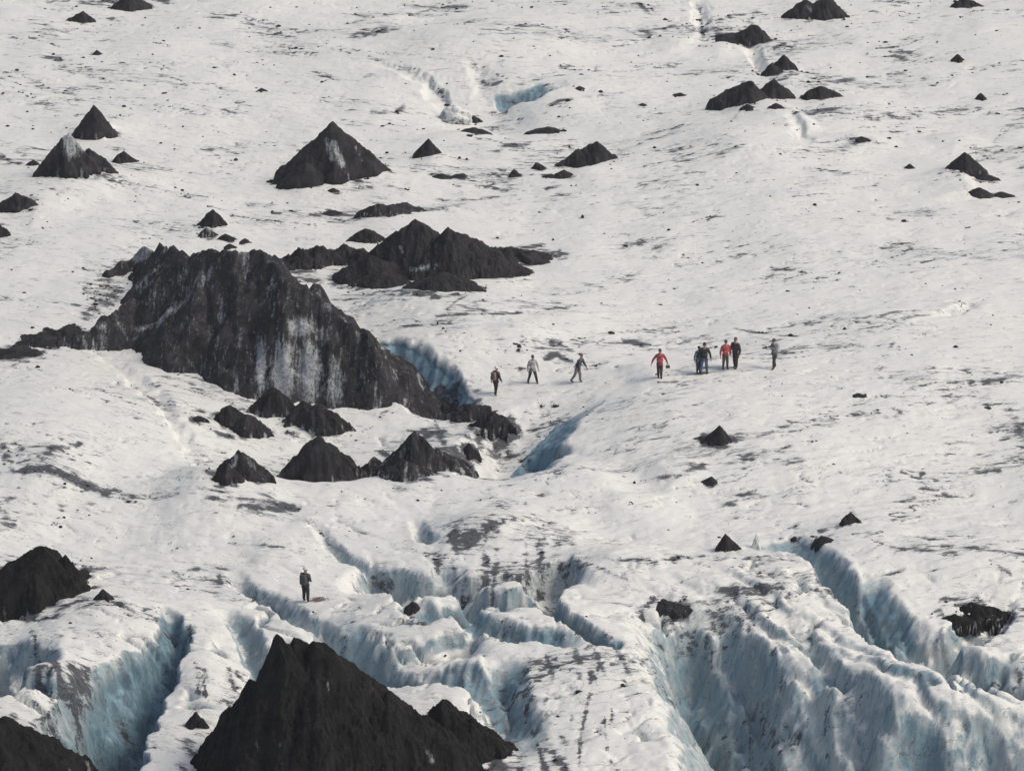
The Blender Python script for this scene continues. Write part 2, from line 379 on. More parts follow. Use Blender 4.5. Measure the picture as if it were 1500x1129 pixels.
creases((X + 0.10 * Y + _wr) / 1.5, (Y - 0.1 * X) / 6, 0.07, 0.12, 1.1, -0.1, 591, lowleft)
Z += 0.15 * steep * fbm(X / 0.7, Y / 0.7, 4, 91, 0.6)

# --- stage 4: dirt strokes, melted into the surface where they lie
def stroke(ppts, wpx, s_=1.0):
    pts = [hit(px, py) for px, py in ppts]
    sc = scale_at(*pts[0]); wm = wpx / sc
    ay = 0.42
    xs = [q[0] for q in pts]; ys = [q[1] for q in pts]; m = wm * 2.2
    s = win(min(xs) - m, max(xs) + m, min(ys) - m / ay, max(ys) + m / ay)
    d, sg, par = poly_dist([(q[0], q[1]) for q in pts], s, ay)
    d = d + wm * 0.45 * fbm(X[s] / (wm * 2.2 + 0.3), Y[s] / (wm * 4 + 0.3), 3, 101)
    brk = 0.35 + 1.1 * sstep(-0.35, 0.45, fbm(X[s] / 0.8, Y[s] / 0.9, 3, 111, 0.6))
    if wpx < 6.5: brk = 0.65 + 0.5 * brk
    px_, py_ = project(np.array(xs), np.array(ys), 0.0)
    if px_.mean() > 985 and py_.mean() > 880: s_ *= 0.5
    DIRT[s] = np.maximum(DIRT[s], s_ * brk * np.exp(-np.clip(d / (wm * 0.85), 0, 9) ** 2))
STROKES = [
 # far left and far centre
 ([(85,47),(120,46),(150,50)],7,.6), ([(70,85),(105,90)],10,.8), ([(10,105),(40,112),(60,120)],8,.6), ([(0,130),(30,135),(70,155),(90,172)],10,.6),
 ([(140,130),(165,145)],14,.5), ([(225,63),(248,68)],5,1), ([(300,25),(325,27)],5,1), ([(365,30),(410,38)],10,.7), ([(310,58),(340,65)],7,.4),
 ([(410,160),(395,165)],6,.4), ([(110,170),(160,160)],6,.6), ([(165,172),(195,168)],6,1), ([(0,228),(25,240),(40,245)],9,1), ([(155,215),(185,222)],6,.8),
 ([(255,220),(268,218)],5,.8), ([(295,218),(310,220)],4,.9), ([(50,310),(95,325),(140,310)],8,.4), ([(60,325),(75,332)],4,.9), ([(265,287),(300,288)],4,1),
 ([(310,295),(390,300),(440,292),(500,282)],6,.6), ([(275,290),(290,284)],5,.8), ([(195,287),(225,288)],3,.7), ([(235,310),(270,308)],2.5,.7),
 ([(120,5),(165,2)],8,.8), ([(150,28),(165,27)],4,.8), ([(225,0),(245,2)],4,.7),
 ([(500,20),(540,25),(570,22)],4,.7), ([(520,55),(560,45),(580,42)],9,.7), ([(595,45),(620,48)],8,.5), ([(540,85),(585,97),(625,112),(648,140),(660,160)],5,.75),
 ([(690,85),(703,105),(706,130)],7,.8), ([(702,128),(730,122)],3,.8), ([(545,163),(580,167),(595,150)],5,.7), ([(575,145),(585,165)],8,.4),
 ([(590,8),(640,12),(700,12),(770,12)],5,.6), ([(700,12),(760,5)],5,.5), ([(570,182),(595,187)],6,.6), ([(610,190),(640,192)],4,.6), ([(670,190),(710,187),(750,190)],5,.8),
 ([(735,215),(765,214),(775,210)],6,.9), ([(700,220),(730,222)],4,.7), ([(650,220),(670,225)],5,.35), ([(805,155),(835,145)],5,.8), ([(880,138),(910,136)],5,.5), ([(920,165),(935,175)],9,.5),
 ([(720,168),(742,165)],3,.9), ([(840,272),(800,277),(845,273)],5,.9), ([(905,222),(940,210)],4,.9), ([(910,222),(920,220)],6,.9),
 ([(500,278),(530,277)],3,.8), ([(580,278),(600,277)],4,1), ([(640,292),(690,293),(730,289)],4,.9), ([(520,275),(600,273)],3,.5), ([(697,272),(706,278)],2,1.0),
 ([(500,305),(540,310),(620,310),(685,302)],4,.6), ([(745,287),(755,286)],2.5,1), ([(720,350),(780,338)],9,.45), ([(740,365),(790,370),(830,375)],7,1.0), ([(790,372),(820,368)],5,1),
 ([(455,315),(500,313)],4,.8), ([(400,312),(410,313)],3,1),
 # far right
 ([(1025,10),(1030,55)],5,.9), ([(1000,45),(1020,40),(1065,42)],9,.6), ([(1040,50),(1060,42)],7,.8), ([(1100,35),(1110,10)],8,.6), ([(935,5),(950,20)],5,.8), ([(960,20),(990,35)],5,.7),
 ([(880,33),(920,45),(940,55)],3,.5), ([(940,45),(970,55)],8,.7), ([(1135,70),(1150,65)],4,.9), ([(1160,45),(1140,52),(1180,35)],4,.7), ([(1215,35),(1195,42)],3,.5),
 ([(1285,72),(1315,70)],4,.6), ([(1260,82),(1270,80)],3,.7), ([(1330,35),(1345,30)],4,.5), ([(1400,85),(1415,83)],9,.7), ([(1200,95),(1230,105)],3,.5), ([(1300,110),(1325,108)],5,.8),
 ([(1270,113),(1290,112)],3,.8), ([(1220,122),(1250,115)],6,.5), ([(1345,108),(1365,125)],8,.5), ([(1390,120),(1400,122)],5,.5), ([(1450,138),(1475,140)],4,.9), ([(1420,155),(1490,178)],7,.5),
 ([(1040,148),(1050,155),(1100,158)],5,.9), ([(1165,165),(1220,160)],7,.5), ([(1180,190),(1200,180)],8,.4), ([(1270,170),(1285,175)],7,.6), ([(1120,195),(1135,200)],6,.6),
 ([(1225,205),(1270,205)],6,1), ([(1370,202),(1400,197),(1385,190)],8,.6), ([(1290,200),(1310,207)],4,.5), ([(1425,217),(1470,220),(1500,215)],6,.7), ([(1440,225),(1465,238)],5,.5),
 ([(1300,320),(1330,325)],4,.6), ([(1005,254),(1035,253)],2.5,1), ([(1050,230),(1060,228)],4,.3), ([(1410,265),(1415,280)],5,.7), ([(1470,285),(1450,287)],7,.9), ([(1495,245),(1500,244)],6,.8),
 ([(1160,50),(1175,40)],3,.6), ([(1375,255),(1385,250)],4,.9), ([(930,180),(945,175)],5,.4),
 # centre right
 ([(895,365),(955,352)],8,.6), ([(920,345),(960,360)],7,.5), ([(900,375),(960,378)],4,.5), ([(980,400),(1000,385),(1030,380)],5,.45), ([(1040,385),(1055,402)],5,.5),
 ([(1025,405),(1048,403)],3,.9), ([(1130,393),(1180,399)],3,.9), ([(1175,415),(1200,412)],3,.7), ([(1255,425),(1275,420)],5,.6), ([(1230,438),(1290,418)],3,.5), ([(1370,455),(1400,455),(1450,435)],6,.7),
 ([(1310,470),(1370,462)],4,.6), ([(1150,458),(1230,466)],3,.5), ([(1430,390),(1475,398)],5,.5), ([(1395,510),(1455,512)],4,.7), ([(1290,540),(1300,515),(1312,500)],4,.6), ([(1200,505),(1250,510)],6,.4),
 ([(1215,510),(1260,505)],4,.5), ([(1075,481),(1110,487),(1168,493)],3,1.1), ([(1100,492),(1130,500)],5,.7), ([(1130,500),(1165,497)],4,.5), ([(1000,500),(1040,493)],5,.7), ([(980,510),(1000,512)],8,.6),
 ([(1130,560),(1190,565)],3,.6), ([(1225,568),(1250,573)],4,.7), ([(1180,580),(1225,578)],6,.4), ([(1160,588),(1170,592)],5,.7), ([(1040,610),(1065,605)],7,.4), ([(1250,590),(1275,588)],7,.6),
 ([(1250,605),(1290,610),(1310,615)],5,.7), ([(1280,602),(1290,605)],8,.8), ([(1310,600),(1330,605)],7,1.1), ([(1312,613),(1325,625)],6,1), ([(1340,615),(1360,610)],6,.5), ([(1080,640),(1160,632)],5,.5),
 ([(1180,650),(1205,645)],9,.7), ([(1140,660),(1155,655)],5,.6), ([(1240,660),(1300,650)],6,.4), ([(1210,678),(1235,680)],5,.6), ([(1000,690),(1030,683)],5,.7), ([(920,708),(960,700),(1020,706)],5,1.0),
 ([(1020,710),(1040,730),(1080,740)],4,.6), ([(1430,692),(1465,690)],5,1.0), ([(1440,680),(1480,675)],7,.6), ([(1480,600),(1500,645)],10,.5), ([(1390,590),(1400,592)],5,.5), ([(1480,735),(1500,728)],6,.8),
 ([(1375,645),(1410,660)],4,.3), ([(1200,720),(1260,722)],3,.7), ([(1085,725),(1170,722)],5,.5), ([(1240,735),(1250,750)],5,.7), ([(1320,735),(1340,730)],3,.7), ([(1380,715),(1395,730)],3,.6),
 ([(1440,560),(1490,550)],4,.5), ([(1460,548),(1500,553)],3,.5),
 # centre: around the people
 ([(700,530),(735,495)],4,.7), ([(735,490),(750,480)],4,.4), ([(715,500),(735,492)],10,.4), ([(775,485),(782,500)],4,.5), ([(805,500),(820,503)],5,1.2), ([(800,525),(815,520),(835,530)],6,1.3), ([(835,530),(860,540),(890,530)],4,.9),
 ([(733,535),(760,540)],5,.8), ([(760,540),(775,540)],3,1.3), ([(918,500),(935,505),(950,508)],7,1.2), ([(940,510),(1000,515)],5,.5), ([(930,560),(925,555)],5,.7), ([(845,575),(870,580)],6,.8), ([(860,570),(890,560),(935,555)],5,.7),
 ([(870,540),(890,530)],4,.7), ([(690,575),(720,565)],4,.6), ([(760,575),(775,585)],5,.5), ([(845,580),(900,572)],6,.6), ([(960,560),(990,560)],5,.5), ([(840,490),(870,500)],3,.5),
 ([(655,452),(690,430),(695,425)],3,.6), ([(640,462),(700,460),(765,458)],4,1.0), ([(585,480),(660,474)],4,1.0), ([(550,502),(620,500)],6,.9), ([(555,505),(560,520)],9,.9), ([(610,500),(612,530)],4,.6), ([(520,470),(560,480)],4,.5),
 ([(590,440),(620,437)],5,.7), ([(850,415),(880,418)],5,.6), ([(850,400),(885,400)],5,.5), ([(870,445),(960,450)],3,.4),
 ([(640,600),(690,600),(740,610),(755,630)],10,1.1), ([(690,610),(700,640),(720,625),(750,630)],7,1.0), ([(700,600),(760,590)],8,.5), ([(640,625),(600,635)],5,.6), ([(560,610),(640,590)],5,.6), ([(620,640),(650,630)],6,.8), ([(690,650),(720,650)],12,.5),
 ([(720,580),(770,590)],8,.5),
 # left dome and lower left
 ([(45,370),(60,385)],6,.4), ([(80,400),(110,395)],7,.7), ([(40,410),(65,412)],6,.5), ([(60,430),(70,440)],5,.3), ([(15,440),(40,430)],5,.3), ([(120,410),(150,440),(125,460)],14,.8), ([(140,420),(160,450)],10,.8), ([(0,520),(45,520),(110,495)],9,1.0), ([(60,515),(20,535)],6,.8),
 ([(0,555),(20,553)],2.5,.9), ([(100,555),(135,555)],6,.35), ([(10,598),(95,570)],3,.5), ([(195,565),(215,580),(232,590)],6,.7), ([(245,610),(260,610)],4,.6), ([(215,630),(245,622)],3,.5), ([(270,640),(300,665)],9,.7), ([(290,680),(270,670)],4,.6), ([(275,650),(285,640)],4,.8),
 ([(70,660),(100,655),(125,648)],7,1.0), ([(0,650),(30,660)],8,.8), ([(0,665),(20,690),(70,690)],9,.7), ([(70,690),(130,710),(160,718)],5,.8), ([(150,722),(170,722)],7,.9), ([(0,740),(40,735),(80,720)],8,.5), ([(90,745),(130,745)],11,.9), ([(80,765),(110,760)],9,.7),
 ([(170,700),(220,697)],4,.6), ([(180,730),(250,725),(320,730)],4,.9), ([(240,685),(280,690)],6,.6), ([(350,742),(440,745)],4,.9), ([(300,725),(330,735)],3,.6), ([(210,768),(250,766)],4,1), ([(255,783),(280,785)],3,.8), ([(0,735),(20,730)],6,.6), ([(0,775),(20,770)],6,.6),
 ([(130,790),(190,780)],6,.4), ([(335,795),(400,800),(440,808)],3,1.0), ([(310,830),(330,832),(380,828)],4,.6), ([(275,835),(290,833)],4,.9), ([(150,790),(160,795)],3,.7), ([(310,850),(325,855),(320,845)],3,.6),
 ([(350,745),(480,770)],3,.5), ([(500,690),(540,700),(600,720)],3,.6), ([(505,705),(560,745)],3,.5), ([(600,745),(615,755)],4,.5), ([(525,740),(550,745)],3,.4), ([(660,735),(700,730),(735,740)],3,.4), ([(840,755),(900,745),(960,735)],5,.6), ([(800,745),(860,752)],4,.5),
 ([(895,757),(940,745)],8,.5), ([(985,790),(995,785)],8,.3), ([(500,760),(540,770)],3,.7), ([(460,765),(485,800),(545,845),(600,880)],3,.9), ([(535,800),(560,805)],6,.9), ([(500,800),(510,815)],6,.5), ([(515,885),(530,888)],5,.7),
 # middle cliff
 ([(655,782),(690,785),(722,778)],10,1.2), ([(665,800),(700,803)],6,.8), ([(645,800),(640,830)],8,.7), ([(728,808),(725,840),(722,865)],7,1.3), ([(712,812),(712,860)],9,.8), ([(740,850),(735,870)],8,.7), ([(770,800),(772,850)],4,.6), ([(793,800),(790,830)],8,.9), ([(800,795),(840,800)],9,.6), ([(815,805),(830,815)],8,.5),
 ([(820,830),(870,828)],5,.9), ([(905,822),(960,820),(1030,812)],5,1.2), ([(960,825),(1020,818)],7,.9), ([(830,845),(920,850)],4,.7), ([(870,880),(950,890)],3,.5), ([(690,890),(720,895)],6,.6), ([(560,890),(600,870)],4,.6), ([(620,860),(600,850)],7,.4),
 # foreground roll and strip
 ([(540,925),(620,915),(700,912)],3,.6), ([(500,960),(505,945)],8,.7), ([(640,925),(660,930)],3,.6), ([(800,920),(830,935)],4,.7), ([(832,940),(850,970)],6,.8), ([(870,950),(885,985)],4,.6), ([(895,940),(920,985)],5,.5), ([(850,990),(845,985)],5,.6),
 ([(865,985),(865,1010),(858,1040),(850,1085),(848,1120)],4,1.0), ([(870,990),(875,1010),(862,1020)],4,.9), ([(895,1010),(897,1050),(895,1065)],4,.8), ([(885,1055),(890,1095)],4,1.0), ([(855,1090),(860,1070)],7,.7), ([(895,1110),(905,1129)],5,.7), ([(925,990),(940,1030)],3,.5), ([(930,1000),(910,1000)],4,.5),
 ([(800,960),(810,990),(800,1020),(795,1055)],4,.7), ([(770,1040),(785,1080),(800,1129)],5,1.1), ([(785,1075),(810,1110),(830,1129)],9,1.0), ([(740,1070),(760,1110)],6,.8), ([(675,985),(690,1020)],5,.5), ([(700,1035),(770,1075)],6,.6), ([(720,1060),(735,1080)],9,.7), ([(580,1000),(620,1005)],4,.6),
 ([(800,1040),(830,1090)],4,.6), ([(760,960),(790,970)],5,.6),
 # left foreground
 ([(45,925),(55,960),(90,1010),(120,1075)],4,.9), ([(75,945),(85,980)],5,.8), ([(105,970),(125,1000)],7,1.3), ([(125,990),(130,1020)],6,.9), ([(55,990),(80,1050),(110,1085)],5,.9), ([(90,905),(110,930)],8,.6), ([(110,905),(130,930),(160,950)],11,.5), ([(40,910),(70,905)],6,.8), ([(90,930),(60,935)],6,.6),
 ([(278,925),(285,960),(290,990),(292,1040)],5,1.0), ([(295,985),(305,1040)],3,1.0), ([(305,930),(325,965)],3,.8), ([(335,980),(345,1010)],6,1.0), ([(345,985),(360,1000)],5,1.1), ([(290,980),(300,985)],6,.9), ([(180,890),(200,900)],4,.6), ([(0,990),(30,1010)],5,.4), ([(60,1060),(110,1080)],9,1.0),
 ([(150,880),(180,885)],4,.8), ([(320,1030),(360,1015)],5,.7), ([(225,1085),(230,1110)],4,.6), ([(160,925),(165,960)],10,.4),
 # right foreground
 ([(1035,860),(1070,862),(1145,862)],6,1.2), ([(1075,870),(1130,858)],6,.9), ([(1000,880),(1060,885),(1110,900)],4,.7), ([(1020,870),(1040,900),(1060,920)],6,.8), ([(1110,905),(1140,915),(1165,925)],5,1.0), ([(1150,900),(1200,905)],4,.7), ([(1110,875),(1170,895),(1220,905)],3,.7),
 ([(1195,955),(1210,960)],6,.9), ([(1215,940),(1225,945)],4,.8), ([(1150,955),(1190,950)],3,.6), ([(1250,925),(1290,945)],3,.6), ([(1280,965),(1300,970)],4,.5), ([(1140,790),(1170,795)],4,.9), ([(1165,788),(1225,785)],4,1.0), ([(1200,778),(1245,768)],5,1.2), ([(1250,783),(1290,780)],6,1.3), ([(1240,800),(1260,825)],3,.7),
 ([(1300,800),(1400,810)],3,.5), ([(1350,870),(1380,865)],5,.5), ([(1410,830),(1440,850)],3,.9), ([(1450,822),(1480,840)],4,1.0), ([(1330,770),(1350,775)],3,.5), ([(1480,775),(1500,772)],6,.5), ([(1380,800),(1500,812)],3,.7), ([(1270,765),(1330,755)],3,.6), ([(1360,870),(1420,880),(1460,885)],14,.8), ([(1340,890),(1380,890)],8,.6),  # the widest stroke, along the right-edge hollow, also paints in its shade
 ([(1010,1040),(1020,1070),(1025,1110),(1040,1129)],7,1.1), ([(1030,1035),(1035,1070)],6,.9), ([(1000,900),(1010,930)],8,.6), ([(1210,1045),(1212,1120)],3,1.1), ([(1235,1060),(1260,1080),(1268,1120)],3,.9), ([(1275,1075),(1300,1090)],12,.7), ([(1240,1030),(1275,1010)],9,.7), ([(1360,1050),(1420,1045)],10,.6), ([(1200,1020),(1235,1045)],4,.7),
 ([(1400,1060),(1490,1040)],9,.5), ([(1300,985),(1340,1010)],5,.5), ([(1440,1030),(1500,1030)],10,.8), ([(1090,960),(1100,1000)],5,.6), ([(1040,905),(1060,925)],6,.8), ([(1420,930),(1445,920)],8,.9), ([(1070,990),(1110,1010)],7,.5),
 ([(1380,995),(1420,1000)],6,.5), ([(1160,930),(1180,945)],5,.7),
]
STROKES += [([(q[0], q[1] - 6) for q in p_], 3.0, 0.62) for p_, h_ in RIMS]
STROKES += [([(278,612),(310,630),(340,642)],6,1.1), ([(400,636),(470,640),(520,636)],7,1.1), ([(515,645),(560,612),(600,600)],6,1.0), ([(520,694),(600,690),(690,688)],8,1.1), ([(560,660),(600,672)],8,1.1), ([(640,660),(690,680)],8,1.0), ([(620,610),(650,650),(660,680)],6,.8),
 ([(500,420),(560,428),(640,436),(700,426)],7,1.2), ([(420,410),(470,412)],7,1.0), ([(490,405),(520,425)],9,1.1), ([(60,515),(110,500),(150,480)],7,1.1), ([(0,525),(40,530)],6,1.0), ([(345,600),(400,606)],5,1.0), ([(560,605),(620,598)],7,1.1), ([(740,650),(700,640)],12,.5),
 ([(380,1000),(330,1040),(300,1060)],8,.9), ([(600,1050),(690,1110),(760,1129)],9,.9), ([(20,900),(80,905),(150,880)],7,.9), ([(150,410),(140,440),(130,465)],12,1.2), ([(175,425),(160,450)],10,1.1), ([(780,372),(825,378)],8,1.2), ([(730,366),(800,360)],6,.9)]
for p_, w_, s_ in STROKES:
    stroke(p_, w_, s_)
# regional amount of thin ash
def region(px, py, rx, ry, a):
    cx, cy, _ = hit(px, py); s = scale_at(cx, cy); rx = rx / s; ry = ry / s / 0.38
    sl = win(cx - 2.6 * rx, cx + 2.6 * rx, cy - 2.6 * ry, cy + 2.6 * ry)
    DIRT[sl] += a * np.exp(-((X[sl] - cx) / rx) ** 2 - ((Y[sl] - cy) / ry) ** 2)
for a_ in [(100,100,160,90,.16),(480,40,160,40,.1),(70,740,150,40,.2),(300,770,200,40,.15),(560,290,150,30,.16),(1250,380,200,60,.05),(1150,500,90,30,.1),(760,530,110,50,.12),(1200,640,160,60,.1),
           (1450,640,60,90,.14),(1100,880,90,25,.10),(1200,110,160,80,.07),(850,1000,70,90,.08),(100,960,90,70,.16),(1400,800,120,40,.1),(720,830,90,40,.15),(470,800,130,60,.1),(1050,30,90,40,.12),
           (500,640,150,45,.12),(150,430,35,35,.9),(1080,960,110,60,.02),(1400,960,110,40,.10),(1300,1060,150,50,.04),(480,760,300,25,.08)]:
    region(*a_)

# ------------------------------------------------------------------ materials
def mat(name):
    m = bpy.data.materials.new(name); m.use_nodes = True
    n = m.node_tree; b = n.nodes['Principled BSDF']
    return m, n, b
class NB:
    flow = None
    def __init__(s, n): s.n = n
    def node(s, t, **kw):
        q = s.n.nodes.new(t)
        for k, v in kw.items():
            if k.startswith('i_'):
                q.inputs[k[2:].replace('_', ' ')].default_value = v
            else: setattr(q, k, v)
        return q
    def link(s, a, b): s.n.links.new(a, b)
    def math(s, op, a, b=None, clamp=False):
        q = s.n.nodes.new('ShaderNodeMath'); q.operation = op; q.use_clamp = clamp
        for i, v in enumerate((a, b)):
            if v is None: continue
            if hasattr(v, 'is_linked'): s.link(v, q.inputs[i])
            else: q.inputs[i].default_value = v
        return q.outputs[0]
    def ramp(s, v, lo, hi, a=0.0, b=1.0, smooth=True):
        q = s.n.nodes.new('ShaderNodeMapRange'); q.interpolation_type = 'SMOOTHSTEP' if smooth else 'LINEAR'
        s.link(v, q.inputs['Value'])
        for nm, val in (('From Min', lo), ('From Max', hi), ('To Min', a), ('To Max', b)): q.inputs[nm].default_value = val
        return q.outputs['Result']
    def mix(s, f, a, b):
        q = s.n.nodes.new('ShaderNodeMix'); q.data_type = 'RGBA'
        if hasattr(f, 'is_linked'): s.link(f, q.inputs[0])
        else: q.inputs[0].default_value = f
        for i, v in ((6, a), (7, b)):
            if hasattr(v, 'is_linked'): s.link(v, q.inputs[i])
            else: q.inputs[i].default_value = (*v, 1)
        return q.outputs[2]
    def noise(s, scale, vec=(1, 1, 1), detail=6, rough=0.6, dist=0.0, kind='FBM', off=(0, 0, 0)):
        tc = s.n.nodes.get('TC') or s.n.nodes.new('ShaderNodeTexCoord'); tc.name = 'TC'
        mp = s.n.nodes.new('ShaderNodeMapping'); mp.inputs['Scale'].default_value = vec; mp.inputs['Location'].default_value = off
        if s.flow: s.link(s.flow, mp.inputs['Vector'])
        else: s.link(tc.outputs['Object'], mp.inputs['Vector'])
        q = s.n.nodes.new('ShaderNodeTexNoise'); q.noise_type = kind
        s.link(mp.outputs['Vector'], q.inputs['Vector'])
        q.inputs['Scale'].default_value = scale; q.inputs['Detail'].default_value = detail; q.inputs['Roughness'].default_value = rough; q.inputs['Distortion'].default_value = dist
        return q.outputs['Fac']
    def attr(s, name):
        q = s.n.nodes.new('ShaderNodeAttribute'); q.attribute_name = name
        return q.outputs['Fac']

def ice_material():
    m, n, b = mat('glacier_ice'); N = NB(n)
    dirt, blue = N.attr('dirt'), N.attr('blue')
    fa = N.node('ShaderNodeAttribute'); fa.attribute_name = 'flow'; N.flow = fa.outputs['Vector']
    geo = N.node('ShaderNodeNewGeometry')
    sep = N.node('ShaderNodeSeparateXYZ'); N.link(geo.outputs['Normal'], sep.inputs[0])
    up = sep.outputs['Z']
    wall = N.ramp(up, 0.80, 0.45)
    n_patch = N.noise(0.11, (1, 1.6, 1), 4, 0.55, off=(31, 12, 0))
    n_big = N.noise(0.16, (1, 1.5, 1), 3, 0.5)
    n_mid = N.noise(0.75, (0.6, 1.35, 1.0), 10, 0.70, 0.9)
    n_str = N.noise(1.6, (0.42, 1.7, 1.0), 8, 0.68, 0.7, off=(11, 5, 2))
    n_fine = N.noise(3.6, (0.55, 1.5, 1.0), 8, 0.75, 0.4, off=(7, 3, 1))
    n_grit = N.noise(11.0, (0.5, 1.4, 1.0), 5, 0.8, 0.0, off=(2, 8, 5))
    n_scr = N.noise(2.2, (0.22, 2.2, 1.0), 6, 0.7, 1.0, off=(5, 1, 9))
    vein = N.noise(0.42, (0.6, 1.5, 1.0), 7, 0.6, 1.2, off=(3, 9, 0))
    fl = N.noise(1.6, (1.6, 1.6, 0.25), 7, 0.68, 0.3)          # streaks running down the walls
    vd = N.math('ABSOLUTE', N.math('SUBTRACT', vein, 0.5))
    veins = N.math('MULTIPLY', N.ramp(vd, 0.012, 0.0), N.ramp(n_str, 0.43, 0.58))
    th = N.math('ADD', N.math('MULTIPLY', dirt, 0.105), N.ramp(n_patch, 0.38, 0.66, -0.07, 0.04))
    v0 = N.math('ADD', N.math('ADD', N.math('MULTIPLY', n_mid, 0.24), N.math('MULTIPLY', n_str, 0.26)), N.math('ADD', N.math('ADD', N.math('MULTIPLY', n_fine, 0.22), N.math('ADD', N.math('MULTIPLY', n_grit, 0.13), N.math('MULTIPLY', n_scr, 0.15))), th))
    v = N.math('ADD', N.math('MULTIPLY', v0, 2.1), -0.55)
    film = N.ramp(v, 0.54, 0.66)                               # thin grey film
    ash = N.ramp(v, 0.62, 0.72)                                 # thick ash
    ash = N.math('MAXIMUM', ash, N.math('MULTIPLY', veins, 0.6))
    # ice colour
    white = N.mix(N.ramp(n_fine, 0.3, 0.7), (0.825, 0.82, 0.765), (0.785, 0.785, 0.745))
    white = N.mix(N.ramp(n_big, 0.45, 0.75, 0.0, 0.35), white, (0.72, 0.73, 0.72))
    bl = N.mix(N.ramp(fl, 0.36, 0.64), (0.034, 0.085, 0.125), (0.26, 0.395, 0.455))
    bl = N.mix(N.ramp(n_mid, 0.42, 0.62, 0.0, 0.55), bl, (0.18, 0.315, 0.385))
    bl = N.mix(N.ramp(blue, 1.0, 1.3, 0.0, 0.6), bl, (0.44, 0.64, 0.73))
    bf = N.ramp(N.math('ADD', blue, N.math('MULTIPLY', N.math('SUBTRACT', fl, 0.5), 1.3)), 0.15, 1.05)
    col = N.mix(bf, white, bl)
    # dirt washed down steep ice
    wd = N.math('MULTIPLY', N.math('MULTIPLY', wall, N.ramp(fl, 0.52, 0.64)), N.ramp(blue, 0.2, 0.8, 0.7, 0.42))
    col = N.mix(wd, col, (0.06, 0.08, 0.105))
    col = N.mix(N.math('MULTIPLY', film, 0.42), col, (0.27, 0.30, 0.33))
    dc = N.mix(N.ramp(n_fine, 0.35, 0.65), (0.018, 0.019, 0.023), (0.085, 0.093, 0.11))
    col = N.mix(N.math('MULTIPLY', ash, 0.92), col, dc)
    N.link(col, b.inputs['Base Color'])
    b.inputs['Roughness'].default_value = 0.62
    b.inputs['Specular IOR Level'].default_value = 0.25
    bp = N.node('ShaderNodeBump'); bp.inputs['Strength'].default_value = 0.55; bp.inputs['Distance'].default_value = 0.12
    hgt = N.math('ADD', N.math('MULTIPLY', n_fine, 0.9), N.math('MULTIPLY', N.math('MULTIPLY', fl, wall), 1.2))
    hgt = N.math('SUBTRACT', hgt, N.math('MULTIPLY', ash, 0.2))
    N.link(hgt, bp.inputs['Height']); N.link(bp.outputs['Normal'], b.inputs['Normal'])
    return m
def ash_material(name, c0, c1, speck=0.095):
    m, n, b = mat(name); N = NB(n)
    n1 = N.noise(1.1, (1, 1, 1), 8, 0.65, 0.5); n2 = N.noise(5.0, (1, 1, 1), 8, 0.78)
    n3 = N.noise(2.6, (2.0, 0.5, 0.24), 9, 0.74, 0.3, off=(4, 2, 0))
    col = N.mix(N.ramp(n1, 0.3, 0.7), c0, c1)
    col = N.mix(N.ramp(n2, 0.54, 0.72, 0, 0.6), col, (speck, speck * 0.97, speck * 0.99))
    at = N.attr('ice')
    f = N.ramp(N.math('ADD', N.math('ADD', N.math('MULTIPLY', n3, 0.7), N.math('MULTIPLY', n2, 0.3)), N.math('MULTIPLY', at, 0.36)), 0.63, 0.84)
    icol = N.mix(N.ramp(n2, 0.3, 0.7), (0.20, 0.215, 0.225), (0.52, 0.54, 0.55))
    col = N.mix(f, col, icol)
    N.link(col, b.inputs['Base Color'])
    b.inputs['Roughness'].default_value = 0.9; b.inputs['Specular IOR Level'].default_value = 0.2
    bp = N.node('ShaderNodeBump'); bp.inputs['Strength'].default_value = 0.9; bp.inputs['Distance'].default_value = 0.22
    N.link(N.math('ADD', n1, N.math('MULTIPLY', n2, 0.35)), bp.inputs['Height']); N.link(bp.outputs['Normal'], b.inputs['Normal'])
    return m
def plain(name, c, rough=0.8, var=0.25, scale=14):
    m, n, b = mat(name); N = NB(n)
    q = N.noise(scale, (1, 1, 1), 4, 0.6)
    N.link(N.mix(N.ramp(q, 0.3, 0.7), tuple(v * (1 - var) for v in c), tuple(min(1, v * (1 + var)) for v in c)), b.inputs['Base Color'])
    b.inputs['Roughness'].default_value = rough
    return m
M_ICE = ice_material()
M_ASH = ash_material('volcanic_ash', (0.014, 0.0135, 0.0145), (0.044, 0.042, 0.046))
M_ASHN = ash_material('dark_ash', (0.004, 0.004, 0.0045), (0.018, 0.017, 0.017), 0.06)

